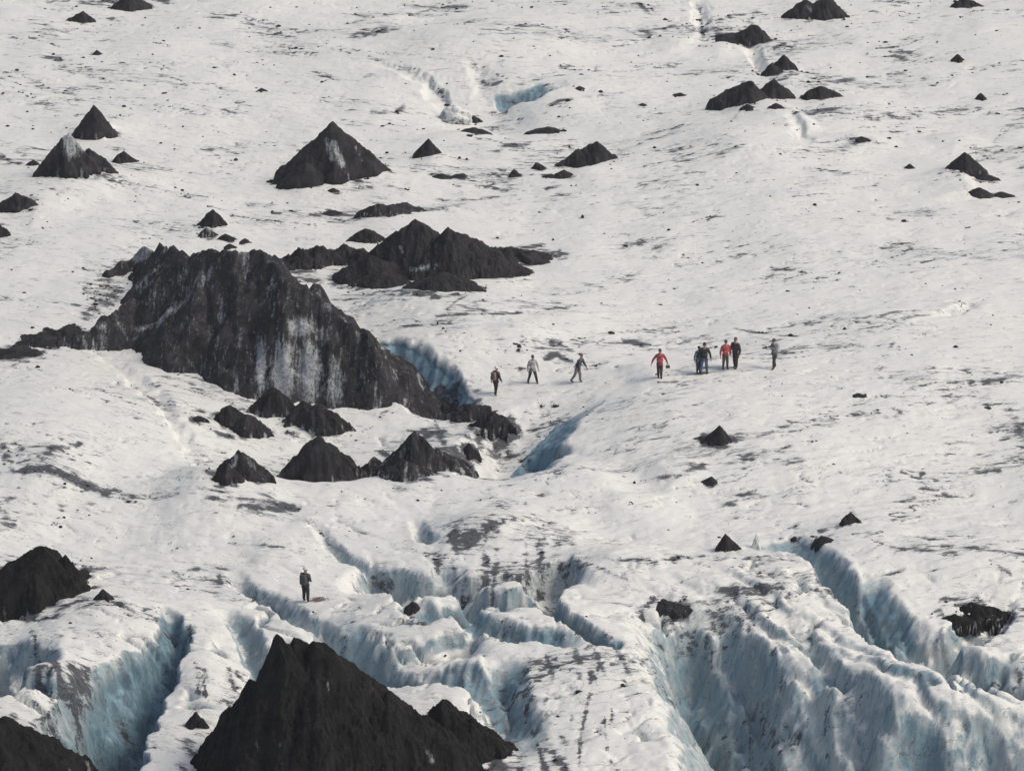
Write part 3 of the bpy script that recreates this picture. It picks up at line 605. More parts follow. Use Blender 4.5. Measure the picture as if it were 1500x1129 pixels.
# ------------------------------------------------------------------ helpers for objects
def tag(o, label=None, cat=None, group=None, kind=None):
    if label: o['label'] = label
    if cat: o['category'] = cat
    if group: o['group'] = group
    if kind: o['kind'] = kind
    return o
def grid_mesh(name, xs, ys, zs, keep=None, attrs=None, smooth=True):
    ny, nx = xs.shape
    co = np.stack([xs, ys, zs], -1).reshape(-1, 3).astype(np.float32)
    idx = np.arange(nx * ny).reshape(ny, nx)
    q = np.stack([idx[:-1, :-1], idx[:-1, 1:], idx[1:, 1:], idx[1:, :-1]], -1).reshape(-1, 4)
    if keep is not None:
        q = q[keep.reshape(-1)]
        used = np.unique(q); mp = np.full(nx * ny, -1); mp[used] = np.arange(len(used)); q = mp[q]; co = co[used]
    me = bpy.data.meshes.new(name)
    me.vertices.add(len(co)); me.vertices.foreach_set('co', co.ravel())
    me.loops.add(q.size); me.loops.foreach_set('vertex_index', q.ravel().astype(np.int32))
    me.polygons.add(len(q)); me.polygons.foreach_set('loop_start', (np.arange(len(q)) * 4).astype(np.int32))
    me.polygons.foreach_set('use_smooth', np.full(len(q), smooth))
    for k, a in (attrs or {}).items():
        if a.ndim == 3:
            at = me.attributes.new(k, 'FLOAT_VECTOR', 'POINT'); at.data.foreach_set('vector', a.astype(np.float32).ravel()); continue
        a = a.reshape(-1)
        if keep is not None: a = a[used]
        at = me.attributes.new(k, 'FLOAT', 'POINT'); at.data.foreach_set('value', a.astype(np.float32))
    me.update(calc_edges=True); me.validate()
    return me
def link(name, me, m, parent=None):
    o = bpy.data.objects.new(name, me); SC.collection.objects.link(o)
    if m: me.materials.append(m)
    if parent: o.parent = parent
    return o

# ------------------------------------------------------------------ ash cones and mounds
G_CONE = 'ash cones on the glacier'
_mseed = [200]
def mound(name, label, cat, peaks, group=None, ice=0.0, m=None, rough=1.0, zoff=0.0, icestrokes=(), base=None, sharp=1.0, res=62, front=1.0):
    """peaks: (apex_x, apex_y, left_x, right_x, front_y) in photo pixels; one mesh, the highest cone wins"""
    _mseed[0] += 7; sd = _mseed[0]
    P = []
    for (ax, ay, L, Rr, f) in peaks:
        wpx = (Rr - L) / 2
        th = math.atan2(CAM_H, W(ax, f)[1])
        by = f - 0.50 * wpx * math.sin(th)
        by = max(by, ay + 0.35 * (f - ay))
        if base is not None: x0, y0 = W((L + Rr) / 2, by, base); z0 = base
        else:
            x0, y0, z0 = hit((L + Rr) / 2, by)
        z0 += zoff
        s = scale_at(x0, y0, z0)
        apx = x0 + (ax - (L + Rr) / 2) / s
        h = (by - ay) / (s * math.cos(th))
        rl = max(ax - L, 3) / s; rr = max(Rr - ax, 3) / s; rf = (f - by) / (s * math.sin(th)) * front; rb = (rl + rr) * 0.55
        P.append((apx, y0, z0, h, rl, rr, rf, rb))
    for (apx, apy, z0, h, rl, rr, rf, rb) in P:
        sl = win(apx - 1.7 * rl, apx + 1.7 * rr, apy - 2.2 * rf - 0.4, apy + 1.6 * rb)
        u = (X[sl] - apx); v = (Y[sl] - apy); q = np.hypot(np.where(u < 0, u / rl, u / rr), np.where(v < 0, v / (rf + 0.25), v / rb))
        DIRT[sl] = np.maximum(DIRT[sl], 1.15 * np.exp(-(np.clip(q - 0.95, 0, 9) / 0.26) ** 2) * sstep(-0.25, 0.35, perlin(X[sl] / 0.9, Y[sl] / 0.9, sd + 30)))
    x0 = min(p[0] - p[4] * 1.45 for p in P); x1 = max(p[0] + p[5] * 1.45 for p in P)
    y0 = min(p[1] - p[6] * 1.45 for p in P); y1 = max(p[1] + p[7] * 1.45 for p in P)
    cell = max((x1 - x0) / (res * (1 + 0.5 * (len(P) - 1))), 0.035)
    xs, ys = np.meshgrid(np.arange(x0, x1 + cell, cell), np.arange(y0, y1 + cell, cell))
    z = np.full(xs.shape, -1e3); qmin = np.full(xs.shape, 9.0); hh = np.zeros(xs.shape)
    for i, (apx, apy, z0, h, rl, rr, rf, rb) in enumerate(P):
        k = max(rl, rr)
        wx = xs + 0.12 * k * rough * fbm(xs / (k * 0.5), ys / (k * 0.5), 5, sd + 50, 0.6); wy = ys + 0.12 * k * rough * fbm(xs / (k * 0.5), ys / (k * 0.5), 5, sd + 60, 0.6)
        dx, dy = wx - apx, wy - apy
        u = np.where(dx < 0, dx / rl, dx / rr); v = np.where(dy < 0, dy / rf, dy / rb)
        ang = np.arctan2(v, u)
        q = (np.abs(u) ** 1.32 + np.abs(v) ** 1.32) ** (1 / 1.32)
        rg = perlin(np.cos(ang) * 1.7 + 5 * i, np.sin(ang) * 1.7, sd + 3) + 0.5 * perlin(np.cos(ang) * 3.7, np.sin(ang) * 3.7 + 3 * i, sd + 4)
        q = q * (1 + 0.34 * rough * rg * np.clip(q * 2, 0, 1))
        zz = z0 + h * (1 - np.clip(q, 0, 1.45) ** sharp) - np.clip(q - 1.0, 0, 1) * (2.0 * h + 0.4)
        hh = np.where(zz > z, h, hh); z = np.maximum(z, zz); qmin = np.minimum(qmin, q)
    k = hh * 0.5 + 0.05
    amp = 0.10 * hh * rough * np.clip(qmin * 3, 0.12, 1)
    z = z + amp * (ridged(xs / (k * 0.8), ys / (k * 0.8), 5, sd + 9, 0.6) - 0.68) + np.minimum(amp / max(rough, 0.5), 0.24 + 0.07 * hh) * (ridged(xs / np.minimum(k * 0.36, 0.95), ys / np.minimum(k * 0.36, 0.95), 5, sd + 12, 0.7) - 0.6)
    keep = (qmin[:-1, :-1] < 1.42) & (qmin[1:, 1:] < 1.42) & (qmin[:-1, 1:] < 1.42) & (qmin[1:, :-1] < 1.42)
    at = np.full(xs.shape, float(ice)) + 0.25 * (1 if ice else 0) * fbm(xs / k, ys / k, 2, sd + 20)
    at = at + 0.62 * sstep(0.72, 1.0, qmin) * sstep(0.0, 0.4, perlin(xs / (k * 0.4) , ys / (k * 0.4), sd + 40)) - 0.02
    if icestrokes:
        qx, qy = project(xs, ys, z)
        for pp, w_, s_ in icestrokes:
            best = np.full(xs.shape, 1e9)
            for j in range(len(pp) - 1):
                (ax, ay), (bx, by2) = pp[j], pp[j + 1]; ddx, ddy = bx - ax, by2 - ay
                t = np.clip(((qx - ax) * ddx + (qy - ay) * ddy) / (ddx * ddx + ddy * ddy + 1e-9), 0, 1)
                best = np.minimum(best, np.hypot(qx - ax - t * ddx, qy - ay - t * ddy))
            at = np.maximum(at, s_ * np.exp(-(best / w_) ** 2))
    bx, by_ = P[0][0], P[0][1]; bz = P[0][2]
    me = grid_mesh(name, xs - bx, ys - by_, z - bz, keep, {'ice': at})
    o = link(name, me, m or M_ASH); o.location = (bx, by_, bz)
    return tag(o, label, cat, group)

C = 'ash cone'; GC = G_CONE
cones = [
 ('dirt_cone','small dark ash cone near the upper left corner, below the mound cut by the edge',C,[(122,16,97,139,34)]),
 ('dirt_mound','dark ash mound cut off by the top edge, left part of the photo',C,[(188,-8,160,222,17),(205,0,180,224,14)]),
 ('dirt_cone','sharp dark ash cone standing behind the pair of cones with the grey icy tip',C,[(140,153,108,174,201)]),
 ('dirt_mound','twin dark ash cones with one grey icy tip, left part of the glacier',C,[(101,195,55,150,257),(132,217,100,167,252)],.0,[([(100,198),(104,222)],14,.9),([(110,205),(122,218)],7,.9)]),
 ('dirt_cone','little dark ash heap on the right of the twin cones with grey tip',C,[(181,221,164,201,239)]),
 ('dirt_cone','tiny dark ash heap on the left of the twin cones with grey tip',C,[(50,234,37,59,244)]),
 ('dirt_mound','low dark ash mound touching the left edge, above the smaller edge heap',C,[(27,281,-6,58,309),(40,287,20,59,305)]),
 ('dirt_cone','small dark ash heap cut by the left edge, above the dirty snow dome',C,[(0,328,-16,14,347)]),
 ('dirt_cone','small dark ash cone topping a trail of heaps above the big black hill',C,[(312,306,288,331,333)]),
 ('dirt_cone','grey half-icy ash heap just under the cone topping the trail of heaps',C,[(302,334,288,321,348)],.45),
 ('dirt_cone','tiny pointed ash heap in the trail above the big black hill',C,[(330,342,319,344,353)]),
 ('dirt_cone','tiny flat ash heap, right end of the trail above the big black hill',C,[(358,349,349,369,357)]),
 ('dirt_cone','lowest tiny ash heap of the trail, nearest to the big black hill top',C,[(336,357,326,348,365)]),
 ('dirt_cone','tiny lone ash heap on streaked ice in the upper left',C,[(142,73,135,151,81)]),
 ('dirt_cone','tiny flat ash heap on clean ice behind the tall smooth cone',C,[(383,129,375,393,135)]),
 ('dirt_cone','tall smooth ash cone with ice showing on its right face, behind the twin peaked mound',C,[(490,177,403,568,264),(448,238,408,490,272)],.0,[([(478,205),(486,235)],5,.75),([(487,210),(500,240)],8,.8),([(520,215),(530,235)],4,.6)]),
 ('dirt_cone','tiny ash heap at the left foot of the tall smooth cone',C,[(397,264,386,410,269)]),
 ('dirt_cone','tiny ash heap in front of the tall smooth cone',C,[(488,275,479,497,281)]),
 ('dirt_cone','small blunt ash cone alone on the right of the tall smooth cone',C,[(628,203,603,648,230)]),
 ('dirt_cone','tiny ash bump in a row of dirt above the icy low ridge',C,[(485,311,466,500,316)]),
 ('dirt_mound','low ash ridge with grey icy faces behind the twin peaked mound',C,[(555,298,523,580,317),(572,301,540,605,317),(588,300,565,625,313)],.3),
 ('dirt_cone','small ash heap left behind the twin peaked mound',C,[(536,335,508,564,356)]),
 ('dirt_mound','flat dark ash streak right of the ice boulder',C,[(692,187,671,713,197)]),
 ('dirt_mound','flat dark ash heap alone, below the blue hole to its right',C,[(804,187,770,827,199)]),
 ('dirt_cone','dark ash lump against the right foot of the ice boulder',C,[(694,169,676,706,180)]),
 ('dirt_mound','broad dark ash mound with a small left shoulder, centre of the upper glacier',C,[(872,206,822,916,248),(846,217,812,876,248)],.08),
 ('dirt_mound','low row of ash heaps in front of the broad two-shouldered mound',C,[(826,248,806,845,262),(806,255,792,820,262)]),
 ('dirt_cone','tiny ash heap touching the left foot of the broad two-shouldered mound',C,[(786,238,778,800,249)]),
 ('dirt_cone','tiny pointed ash heap standing apart, left of the broad two-shouldered mound',C,[(753,248,744,763,259)]),
 ('dirt_mound','low dark ash ripple on ice between the tall smooth cone and the broad mound',C,[(647,254,628,662,263),(680,256,655,684,261)]),
 ('dirt_mound','dark humped ash mound with a long left tail in the upper right',C,[(1105,37,1062,1133,67),(1075,50,1040,1110,64)]),
 ('dirt_mound','twin ash cones touching the top edge in the upper right',C,[(1210,-4,1160,1247,30),(1180,-2,1147,1205,28)],.0,[([(1183,8),(1190,18)],4,.6)]),
 ('dirt_mound','flat ash mound cut off by the top edge near the right corner',C,[(1412,-4,1392,1437,12)]),
 ('dirt_cone','pointed ash cone between the humped mound and the wide double mound',C,[(1147,80,1128,1171,104),(1130,92,1117,1150,110)]),
 ('dirt_mound','wide double ash mound below a pointed cone in the upper right',C,[(1097,118,1050,1125,153),(1132,116,1103,1168,147)]),
 ('dirt_cone','ash cone with a long right tail, just right of the wide double mound',C,[(1200,126,1174,1236,147)]),
 ('dirt_cone','tiny left ash heap in front of the wide double mound',C,[(1094,152,1084,1108,161)]),
 ('dirt_cone','tiny right ash heap in front of the wide double mound',C,[(1137,151,1124,1149,160)]),
 ('dirt_cone','small round ash lump beside streaked ice near the right edge',C,[(1402,79,1392,1414,91)]),
 ('dirt_cone','tiny ash heap on streaks below the round lump near the right edge',C,[(1436,136,1428,1446,147)]),
 ('dirt_cone','dark ash cone standing alone near the right edge, above two flat heaps',C,[(1412,222,1380,1444,255)]),
 ('dirt_mound','upper flat ash heap under the lone cone near the right edge',C,[(1440,255,1420,1462,265)]),
 ('dirt_mound','lower flat ash heap with icy right end under the lone cone near the right edge',C,[(1434,274,1412,1455,288),(1468,281,1452,1487,290)],.2),
 ('dirt_cone','tiny ash heap left of the lone cone near the right edge',C,[(1332,239,1324,1341,248)]),
 ('dirt_cone','tiny ash lump in a snowy hollow, centre right of the upper glacier',C,[(1262,200,1252,1275,208)]),
 ('dirt_cone','tiny dark lump at a streak end, right of the blue hole',C,[(849,126,842,857,131)]),
 ('dirt_cone','tiny dark lump on clean ice left of the wide double mound',C,[(996,136,985,1008,142)]),
 ('dirt_cone','tiny dark lump on clean ice above a fan of dirt',C,[(941,151,934,949,156)]),
 # middle
 ('dirt_mound','pair of dark ash cones right at the foot of the streaked black hill',C,[(402,567,362,436,612),(446,587,410,484,628),(465,592,440,515,636)],.25),
 ('dirt_mound','jagged ash cone on the left of the snowy bowl',C,[(335,594,308,372,625),(362,606,335,402,643),(290,609,278,305,618)],.15),
 ('dirt_cone','grey topped ash cone at the left end of the snowy bowl rim',C,[(352,658,306,402,708)],.0,[([(345,668),(342,682)],7,.65),([(362,672),(372,685)],6,.55)]),
 ('dirt_mound','tall dark double ash cone at the middle of the snowy bowl rim',C,[(467,638,404,520,718),(482,648,440,540,712)],.12),
 ('dirt_mound','spreading dark ash cone with lower ridges at the right of the bowl rim',C,[(610,629,556,668,700),(640,655,600,692,696),(590,672,560,640,706)],.34),
 ('dirt_cone','low ash heap between the tall double cone and the spreading cone',C,[(548,668,518,582,702),(524,682,498,546,706)],.4),
 ('dirt_cone','small pointed ash heap right of the spreading cone',C,[(686,648,675,703,668)]),
 ('dirt_cone','tiny ash tip peeking over the snow rim by the blue gully',C,[(690,682,681,699,694)]),
 ('dirt_cone','lone dark ash cone with pointed top, right of the blue gully',C,[(1054,622,1026,1076,653),(1030,640,1016,1044,645)]),
 ('dirt_cone','tiny ash heap below the lone pointed cone, at a streak end',C,[(1042,697,1022,1053,711)]),
 ('dirt_cone','tiny ash heap on clean ice above the speckled dirt patch on the right',C,[(1257,576,1248,1268,582)]),
 ('dirt_cone','small ash cone at the upper end of the right fissure',C,[(1245,750,1229,1266,768)]),
 ('dirt_cone','dark ash wedge standing beside a grey ice fin',C,[(1062,780,1048,1086,808)]),
 ('dirt_cone','flat ash lump at the left end of the right fissure',C,[(1208,786,1192,1224,796)]),
 ('dirt_cone','tiny dark lump at the very tip of the right fissure',C,[(1164,785,1157,1170,790)]),
 ('dirt_cone','low dark ash heap on the ice above the white strip in the lower right',C,[(975,880,952,1003,894),(992,885,968,1012,895)]),
 ('dirt_cone','small dark lump at the left of the blue cliff hollow',C,[(605,880,591,618,894)],.1),
 ('dirt_cone','small dark lump right of the black cone on the left edge',C,[(152,862,136,166,881)]),
 ('dirt_cone','small dark ash heap by the left foot of the front black mound',C,[(288,1040,268,304,1068)]),
]
_vr = random.Random(21)
for c in cones:
    nm, lab, cat, pk = c[:4]
    pk = list(pk); shp = _vr.uniform(0.85, 1.35); slim = any(k in lab for k in ('sharp', 'smooth', 'lone', 'wedge'))
    if slim: shp = 0.95
    elif len(pk) == 1 and pk[0][3] - pk[0][2] > 17:
        ax, ay, l_, r_, f_ = pk[0]; sd_ = _vr.choice((-1, 1)); dx_ = (r_ - l_) * _vr.uniform(.16, .27); hh_ = f_ - ay
        pk.append((ax + sd_ * dx_, ay + hh_ * _vr.uniform(.28, .5), max(l_, ax + sd_ * dx_ - dx_ * 1.3), min(r_ + 3, ax + sd_ * dx_ + dx_ * 1.5), f_ + _vr.uniform(-1, 2)))
    mound(nm, lab, cat, pk, GC, c[4] if len(c) > 4 else 0.0, None, icestrokes=c[5] if len(c) > 5 else (), sharp=shp, res=44 if pk[0][3] - pk[0][2] < 45 else 70, rough=0.55 if any(k in lab for k in ('sharp', 'smooth', 'lone', 'wedge')) else 1.0)

# big neighbours
mound('dirt_mound', 'large twin peaked black ash mound right behind the streaked black hill', 'ash mound',
      [(610,320,512,700,412),(662,332,575,778,418),(545,372,488,605,418),(720,375,650,782,412),(560,396,512,612,424),(650,402,590,712,434)], GC, 0.03, None, icestrokes=[([(605,395),(640,388)],6,.7),([(585,360),(590,370)],4,.6)], res=120, rough=0.75)
mound('dirt_mound', 'black ash mound with twin tip at the left edge, lower left', 'ash mound', [(68,798,-75,140,900),(97,812,30,138,880),(120,838,85,135,850)], GC, 0.03, M_ASHN, res=130, rough=0.8, front=1.25)
mound('dirt_mound', 'huge black ash mound filling the bottom centre foreground', 'ash mound',
      [(418,938,290,600,1205),(446,943,300,640,1205),(472,945,330,690,1210),(375,1000,275,500,1170),(525,980,400,715,1200),(575,1015,470,730,1200),(340,1035,270,450,1170)], GC, 0.04, M_ASHN, res=320, rough=0.75, sharp=1.1, front=2.3, icestrokes=[([(480,1000),(482,1010)],3,.7),([(628,1100),(632,1115)],6,.8)], base=-0.6)
mound('dirt_mound', 'black ash shoulder leaning on the right of the huge foreground mound', 'ash mound', [(645,1023,600,752,1110),(690,1050,640,750,1110)], GC, 0.05, M_ASHN, res=130, front=1.5)
mound('dirt_mound', 'black ash mound cut by the lower left corner', 'ash mound', [(10,1050,-90,125,1150),(60,1075,-20,120,1150)], GC, 0.05, M_ASHN, res=130, front=1.8)
mound('dirt_mound', 'black ash wedge also standing in for the shade of the hollow at the right edge', 'ash mound', [(1428,880,1376,1482,909),(1398,897,1366,1430,914)], GC, 0.2, M_ASHN, res=90, rough=1.2, zoff=-0.15)  # ash wedge; its dark bulk also stands in for the hollow's shade
mound('rubble_ridge', 'low black rubble ridge joining the streaked hill and the twin peaked mound', 'rubble ridge',
      [(440,362,405,480,395),(470,358,430,515,392),(505,356,470,545,385),(385,368,350,425,400),(528,362,500,560,390)], None, 0.1, None, 1.7, res=70)
mound('rubble_ridge', 'low black rubble ridge right of the twin peaked mound, fading into ash', 'rubble ridge', [(745,362,700,790,388),(775,368,735,815,386)], None, 0.1, None, 1.7, res=60)
mound('rubble_ridge', 'black rubble bank below the blue hollow, right of the streaked hill', 'rubble ridge',
      [(650,588,622,690,612),(690,592,655,735,618),(722,600,690,755,634)], None, 0.2, None, 1.8, res=60)
mound('rubble_ridge', 'dark jagged rubble ridge running to the left edge beside the streaked hill', 'rubble ridge', [(95,482,40,140,505),(60,490,20,110,510),(20,512,-20,60,528)], None, 0.15, None, 1.6, res=60)

# ------------------------------------------------------------------ the big hill: skeleton of ridges
def hill():
    zb = -0.9
    ridges = [
      [(152,404,0.9),(185,380,1.5),(212,366,2.0),(236,366,2.7),(262,369,4.2),(300,371,5.8),(345,368,6.5),(385,366,6.7),(405,395,6.3),(420,424,5.7),(445,431,5.4),(475,452,4.9),(505,464,4.6),(530,484,4.1),(548,510,3.4),(585,545,2.1),(622,588,0.5)],
      [(270,385,5.2),(238,412,4.0),(215,426,3.2),(170,456,2.5),(120,486,1.7),(75,500,0.9),(30,515,0.3)],
      [(385,370,6.6),(400,420,5.4),(398,470,3.9)],
      [(420,424,5.7),(395,455,4.6)],
      [(300,371,5.8),(290,430,4.5),(300,480,3.0)],
    ]
    segs = []
    for ri, rd in enumerate(ridges):
        pts = []
        for px, py, h in rd:
            x, y = W(px, py, zb + h); pts.append((x, y, h))
        segs += [(pts[i], pts[i + 1], 2.2 if ri == 1 else 0.95) for i in range(len(pts) - 1)]
    x0, x1 = W(-30, 560, 0)[0] - 2, W(640, 590, 0)[0] + 3
    y0, y1 = W(300, 640, 0)[1], W(300, 365, 6)[1] + 22
    cell = 0.11
    xs, ys = np.meshgrid(np.arange(x0, x1, cell), np.arange(y0, y1, cell))
    wx = xs + 0.35 * fbm(xs / 2.2, ys / 2.2, 3, 301); wy = ys + 0.5 * fbm(xs / 2.2, ys / 2.2, 3, 305)
    h = np.full(xs.shape, -50.0)
    for (ax, ay, ah), (bx, by, bh), bsl in segs:
        dx, dy = bx - ax, by - ay
        t = np.clip(((wx - ax) * dx + (wy - ay) * dy) / (dx * dx + dy * dy + 1e-9), 0, 1)
        ex, ey = wx - ax - t * dx, wy - ay - t * dy
        d = np.hypot(ex, ey)
        hh = ah + (bh - ah) * t
        sl = np.where(ey < 0, 1.04, bsl)
        h = np.maximum(h, hh - sl * d)
    depth = np.clip(6.2 - h, 0, 5) / 5
    shx = xs + 0.40 * (ys - y0) * (1 - sstep(x0 + 8, x0 + 17, xs))
    gul = ridged(shx / 2.4 + 0.05 * ys, ys / 9.0, 3, 311, 0.5) - 0.62
    gul2 = ridged(shx / 0.85 + 0.05 * ys, ys / 3.5, 3, 315, 0.5) - 0.62
    h += 1.5 * gul * (0.3 + 0.7 * np.sin(np.clip(depth, 0, 1) * np.pi) ** 0.7) + 0.20 * gul2
    h += 0.42 * (ridged(xs / 1.6, ys / 1.6, 5, 321, 0.65) - 0.6) + 0.12 * (ridged(xs / 0.45, ys / 0.45, 3, 331, 0.6) - 0.6)
    z = zb + h
    keep = (h[:-1, :-1] > -1.2) & (h[1:, 1:] > -1.2) & (h[1:, :-1] > -1.2) & (h[:-1, 1:] > -1.2)
    qx, qy = project(xs, ys, z)
    at = 0.30 + 0.6 * np.clip(-gul2 * 1.6, 0, 1) * (1 - np.clip((qx - 100) / 900, 0, 1) * 0)
    def ell(cx, cy, rx, ry, s):
        return s * np.exp(-((qx - cx) / rx) ** 2 - ((qy - cy) / ry) ** 2)
    for e in [(382,535,10,55,1.0),(415,545,24,60,1.05),(452,545,22,60,1.0),(490,560,20,45,.8),(440,480,30,24,.85),(472,488,18,24,.7),(345,560,10,40,.6),(330,590,14,20,.6),(300,500,10,50,.35),(530,560,8,35,.5),(555,585,14,20,.5),(270,470,14,40,.3),(405,440,10,14,.5),(150,478,10,8,.9),(260,430,10,20,.4),(500,520,12,30,.4),(350,500,10,40,.3)]:
        at = np.maximum(at, ell(*e))
    bx, by, bz = W(340, 480, 0)[0], W(340, 480, 0)[1], zb
    me = grid_mesh('ash_hill', xs - bx, ys - by, z - bz, keep, {'ice': at})
    o = link('ash_hill', me, M_ASH); o.location = (bx, by, bz)
    tag(o, 'big streaked black ash hill with grey ice showing on its steep gullied face', 'ash hill')
hill()

# ------------------------------------------------------------------ the glacier sheet
g_o = link('glacier_ground', grid_mesh('glacier_ground', X, Y, Z, attrs={'dirt': np.clip(DIRT, 0, 1.4), 'blue': BLUE, 'flow': np.stack([X, FV, Z], -1)}), M_ICE)
tag(g_o, 'white glacier ice streaked with ash and cut by blue crevasses', None, None, 'structure')

# ------------------------------------------------------------------ loose grit lying where the ash gathers
def gravel():
    rs = np.random.RandomState(5); n = 5000
    m = (Y > 108) & (Y < 262) & (np.abs(X) < 46)
    area = np.gradient(gx)[None, :] * np.gradient(gy)[:, None]
    wgt = np.where(m, np.clip(DIRT - 0.35, 0, 1) ** 1.5 * area * (0.3 + sstep(0.0, 0.5, fbm(X / 1.5, Y / 1.5, 2, 801))), 0).ravel()
    k = rs.choice(len(wgt), n, p=wgt / wgt.sum())
    px = X.ravel()[k] + rs.uniform(-.06, .06, n); py = Y.ravel()[k] + rs.uniform(-.06, .06, n); pz = sample(Z, px, py)
    size = np.exp(rs.normal(-3.25, 0.55, n)) * np.clip(py / 140, .8, 1.6); size = np.clip(size, .02, .2)
    bm = bmesh.new(); bmesh.ops.create_icosphere(bm, subdivisions=1, radius=1.0); bm.verts.ensure_lookup_table()
    bv = np.array([v.co[:] for v in bm.verts]); bf = np.array([[v.index for v in f.verts] for f in bm.faces]); bm.free()
    co = bv[None] * (1 + rs.uniform(-.35, .35, (n, len(bv), 1))) * (size[:, None, None] * np.array([1, 0.8, 0.65]) * rs.uniform(.6, 1.3, (n, 1, 3)))
    co = co + np.stack([px, py, pz + size * 0.15], -1)[:, None, :]
    f = (bf[None] + (np.arange(n) * len(bv))[:, None, None]).reshape(-1, 3)
    me = bpy.data.meshes.new('gravel'); me.vertices.add(n * len(bv)); me.vertices.foreach_set('co', co.astype(np.float32).ravel())
    me.loops.add(f.size); me.loops.foreach_set('vertex_index', f.ravel().astype(np.int32)); me.polygons.add(len(f)); me.polygons.foreach_set('loop_start', (np.arange(len(f)) * 3).astype(np.int32))
    me.update(calc_edges=True); me.validate()
    tag(link('gravel', me, M_ASH), 'loose black grit scattered on the ice around the ash cones', 'gravel', None, 'stuff')
gravel()

# ------------------------------------------------------------------ lumps of ice
def ice_lump(name, label, px, py, wpx, hpx, dirty, thin=0.8, seed=0):
    x, y, z = hit(px, py); s = scale_at(x, y, z)
    bm = bmesh.new(); bmesh.ops.create_icosphere(bm, subdivisions=5, radius=1.0)
    wm, hm = wpx / s / 2, hpx / s
    for v in bm.verts:
        p = v.co.copy()
        d = float(perlin(np.array([p.x * 1.4 + seed]), np.array([p.y * 1.4 + p.z]), 7)[0]) * 0.35 + float(perlin(np.array([p.x * 4 + seed]), np.array([p.z * 4 + p.y * 2]), 9)[0]) * 0.12
        p *= 1 + d
        top = max(p.z, 0)
        v.co = Vector((p.x * wm * (1 - 0.45 * top * (1 if thin < 0.5 else 0)), p.y * wm * thin, p.z * hm))
    me = bpy.data.meshes.new(name); bm.to_mesh(me); bm.free()
    for p in me.polygons: p.use_smooth = True
    me.attributes.new('dirt', 'FLOAT', 'POINT').data.foreach_set('value', np.full(len(me.vertices), dirty, dtype=np.float32))
    me.attributes.new('blue', 'FLOAT', 'POINT').data.foreach_set('value', np.full(len(me.vertices), 0.1, dtype=np.float32))
    fc = np.array([v.co[:] for v in me.vertices], dtype=np.float32); me.attributes.new('flow', 'FLOAT_VECTOR', 'POINT').data.foreach_set('vector', fc.ravel())
    o = link(name, me, M_ICE); o.location = (x, y, z)
    return tag(o, label, 'ice block')
ice_lump('ice_boulder', 'round white ice boulder with ash-lined edges below the blue hole', 668, 176, 48, 20, 0.25, 0.8, 3)
ice_lump('ice_fin', 'thin upright grey ice fin beside the dark ash wedge', 1108, 804, 15, 24, 0.3, 0.45, 8)

# ------------------------------------------------------------------ people
SKIN = plain('skin', (0.42, 0.25, 0.18), 0.6)
def skin_obj(name, verts, edges, root, m, parent, sub=1):
    me = bpy.data.meshes.new(name)
    me.from_pydata([v[0] for v in verts], edges, [])
    o = bpy.data.objects.new(name, me); SC.collection.objects.link(o)
    md = o.modifiers.new('skin', 'SKIN'); md.use_smooth_shade = True
    sv = me.skin_vertices[0].data
    for i, v in enumerate(verts):
        r = v[1] if isinstance(v[1], tuple) else (v[1], v[1])
        sv[i].radius = r; sv[i].use_root = (i == root)
    ss = o.modifiers.new('sub', 'SUBSURF'); ss.levels = sub; ss.render_levels = sub
    dg = bpy.context.evaluated_depsgraph_get()
    new = bpy.data.meshes.new_from_object(o.evaluated_get(dg))
    o.modifiers.clear(); o.data = new; bpy.data.meshes.remove(me)
    new.name = name
    new.materials.clear(); new.materials.append(m)
    for p in new.polygons: p.use_smooth = True
    if parent: o.parent = parent
    return o
def sphere_part(name, c, r, m, parent, cut=None, seg=16):
    bm = bmesh.new(); bmesh.ops.create_uvsphere(bm, u_segments=seg, v_segments=10, radius=1.0)
    if cut is not None:
        bmesh.ops.delete(bm, geom=[v for v in bm.verts if v.co.z < cut], context='VERTS')
        ret = bmesh.ops.extrude_face_region(bm, geom=bm.faces[:])
        for e in ret['geom']:
            if isinstance(e, bmesh.types.BMVert): e.co *= 0.92
    for v in bm.verts: v.co = Vector((v.co.x * r[0] + c[0], v.co.y * r[1] + c[1], v.co.z * r[2] + c[2]))
    me = bpy.data.meshes.new(name); bm.to_mesh(me); bm.free()
    for p in me.polygons: p.use_smooth = True
    return link(name, me, m, parent)
def box_part(name, c, d, m, parent, bev=0.03, rot=None):
    bm = bmesh.new(); bmesh.ops.create_cube(bm, size=1.0)
    for v in bm.verts: v.co = Vector((v.co.x * d[0], v.co.y * d[1], v.co.z * d[2]))
    bmesh.ops.bevel(bm, geom=bm.edges[:], offset=bev, segments=3, affect='EDGES', profile=0.6)
    if rot is not None: bmesh.ops.rotate(bm, verts=bm.verts, cent=(0, 0, 0), matrix=rot)
    bmesh.ops.translate(bm, verts=bm.verts, vec=c)
    me = bpy.data.meshes.new(name); bm.to_mesh(me); bm.free()
    for p in me.polygons: p.use_smooth = True
    return link(name, me, m, parent)
def V(*a): return Vector(a)
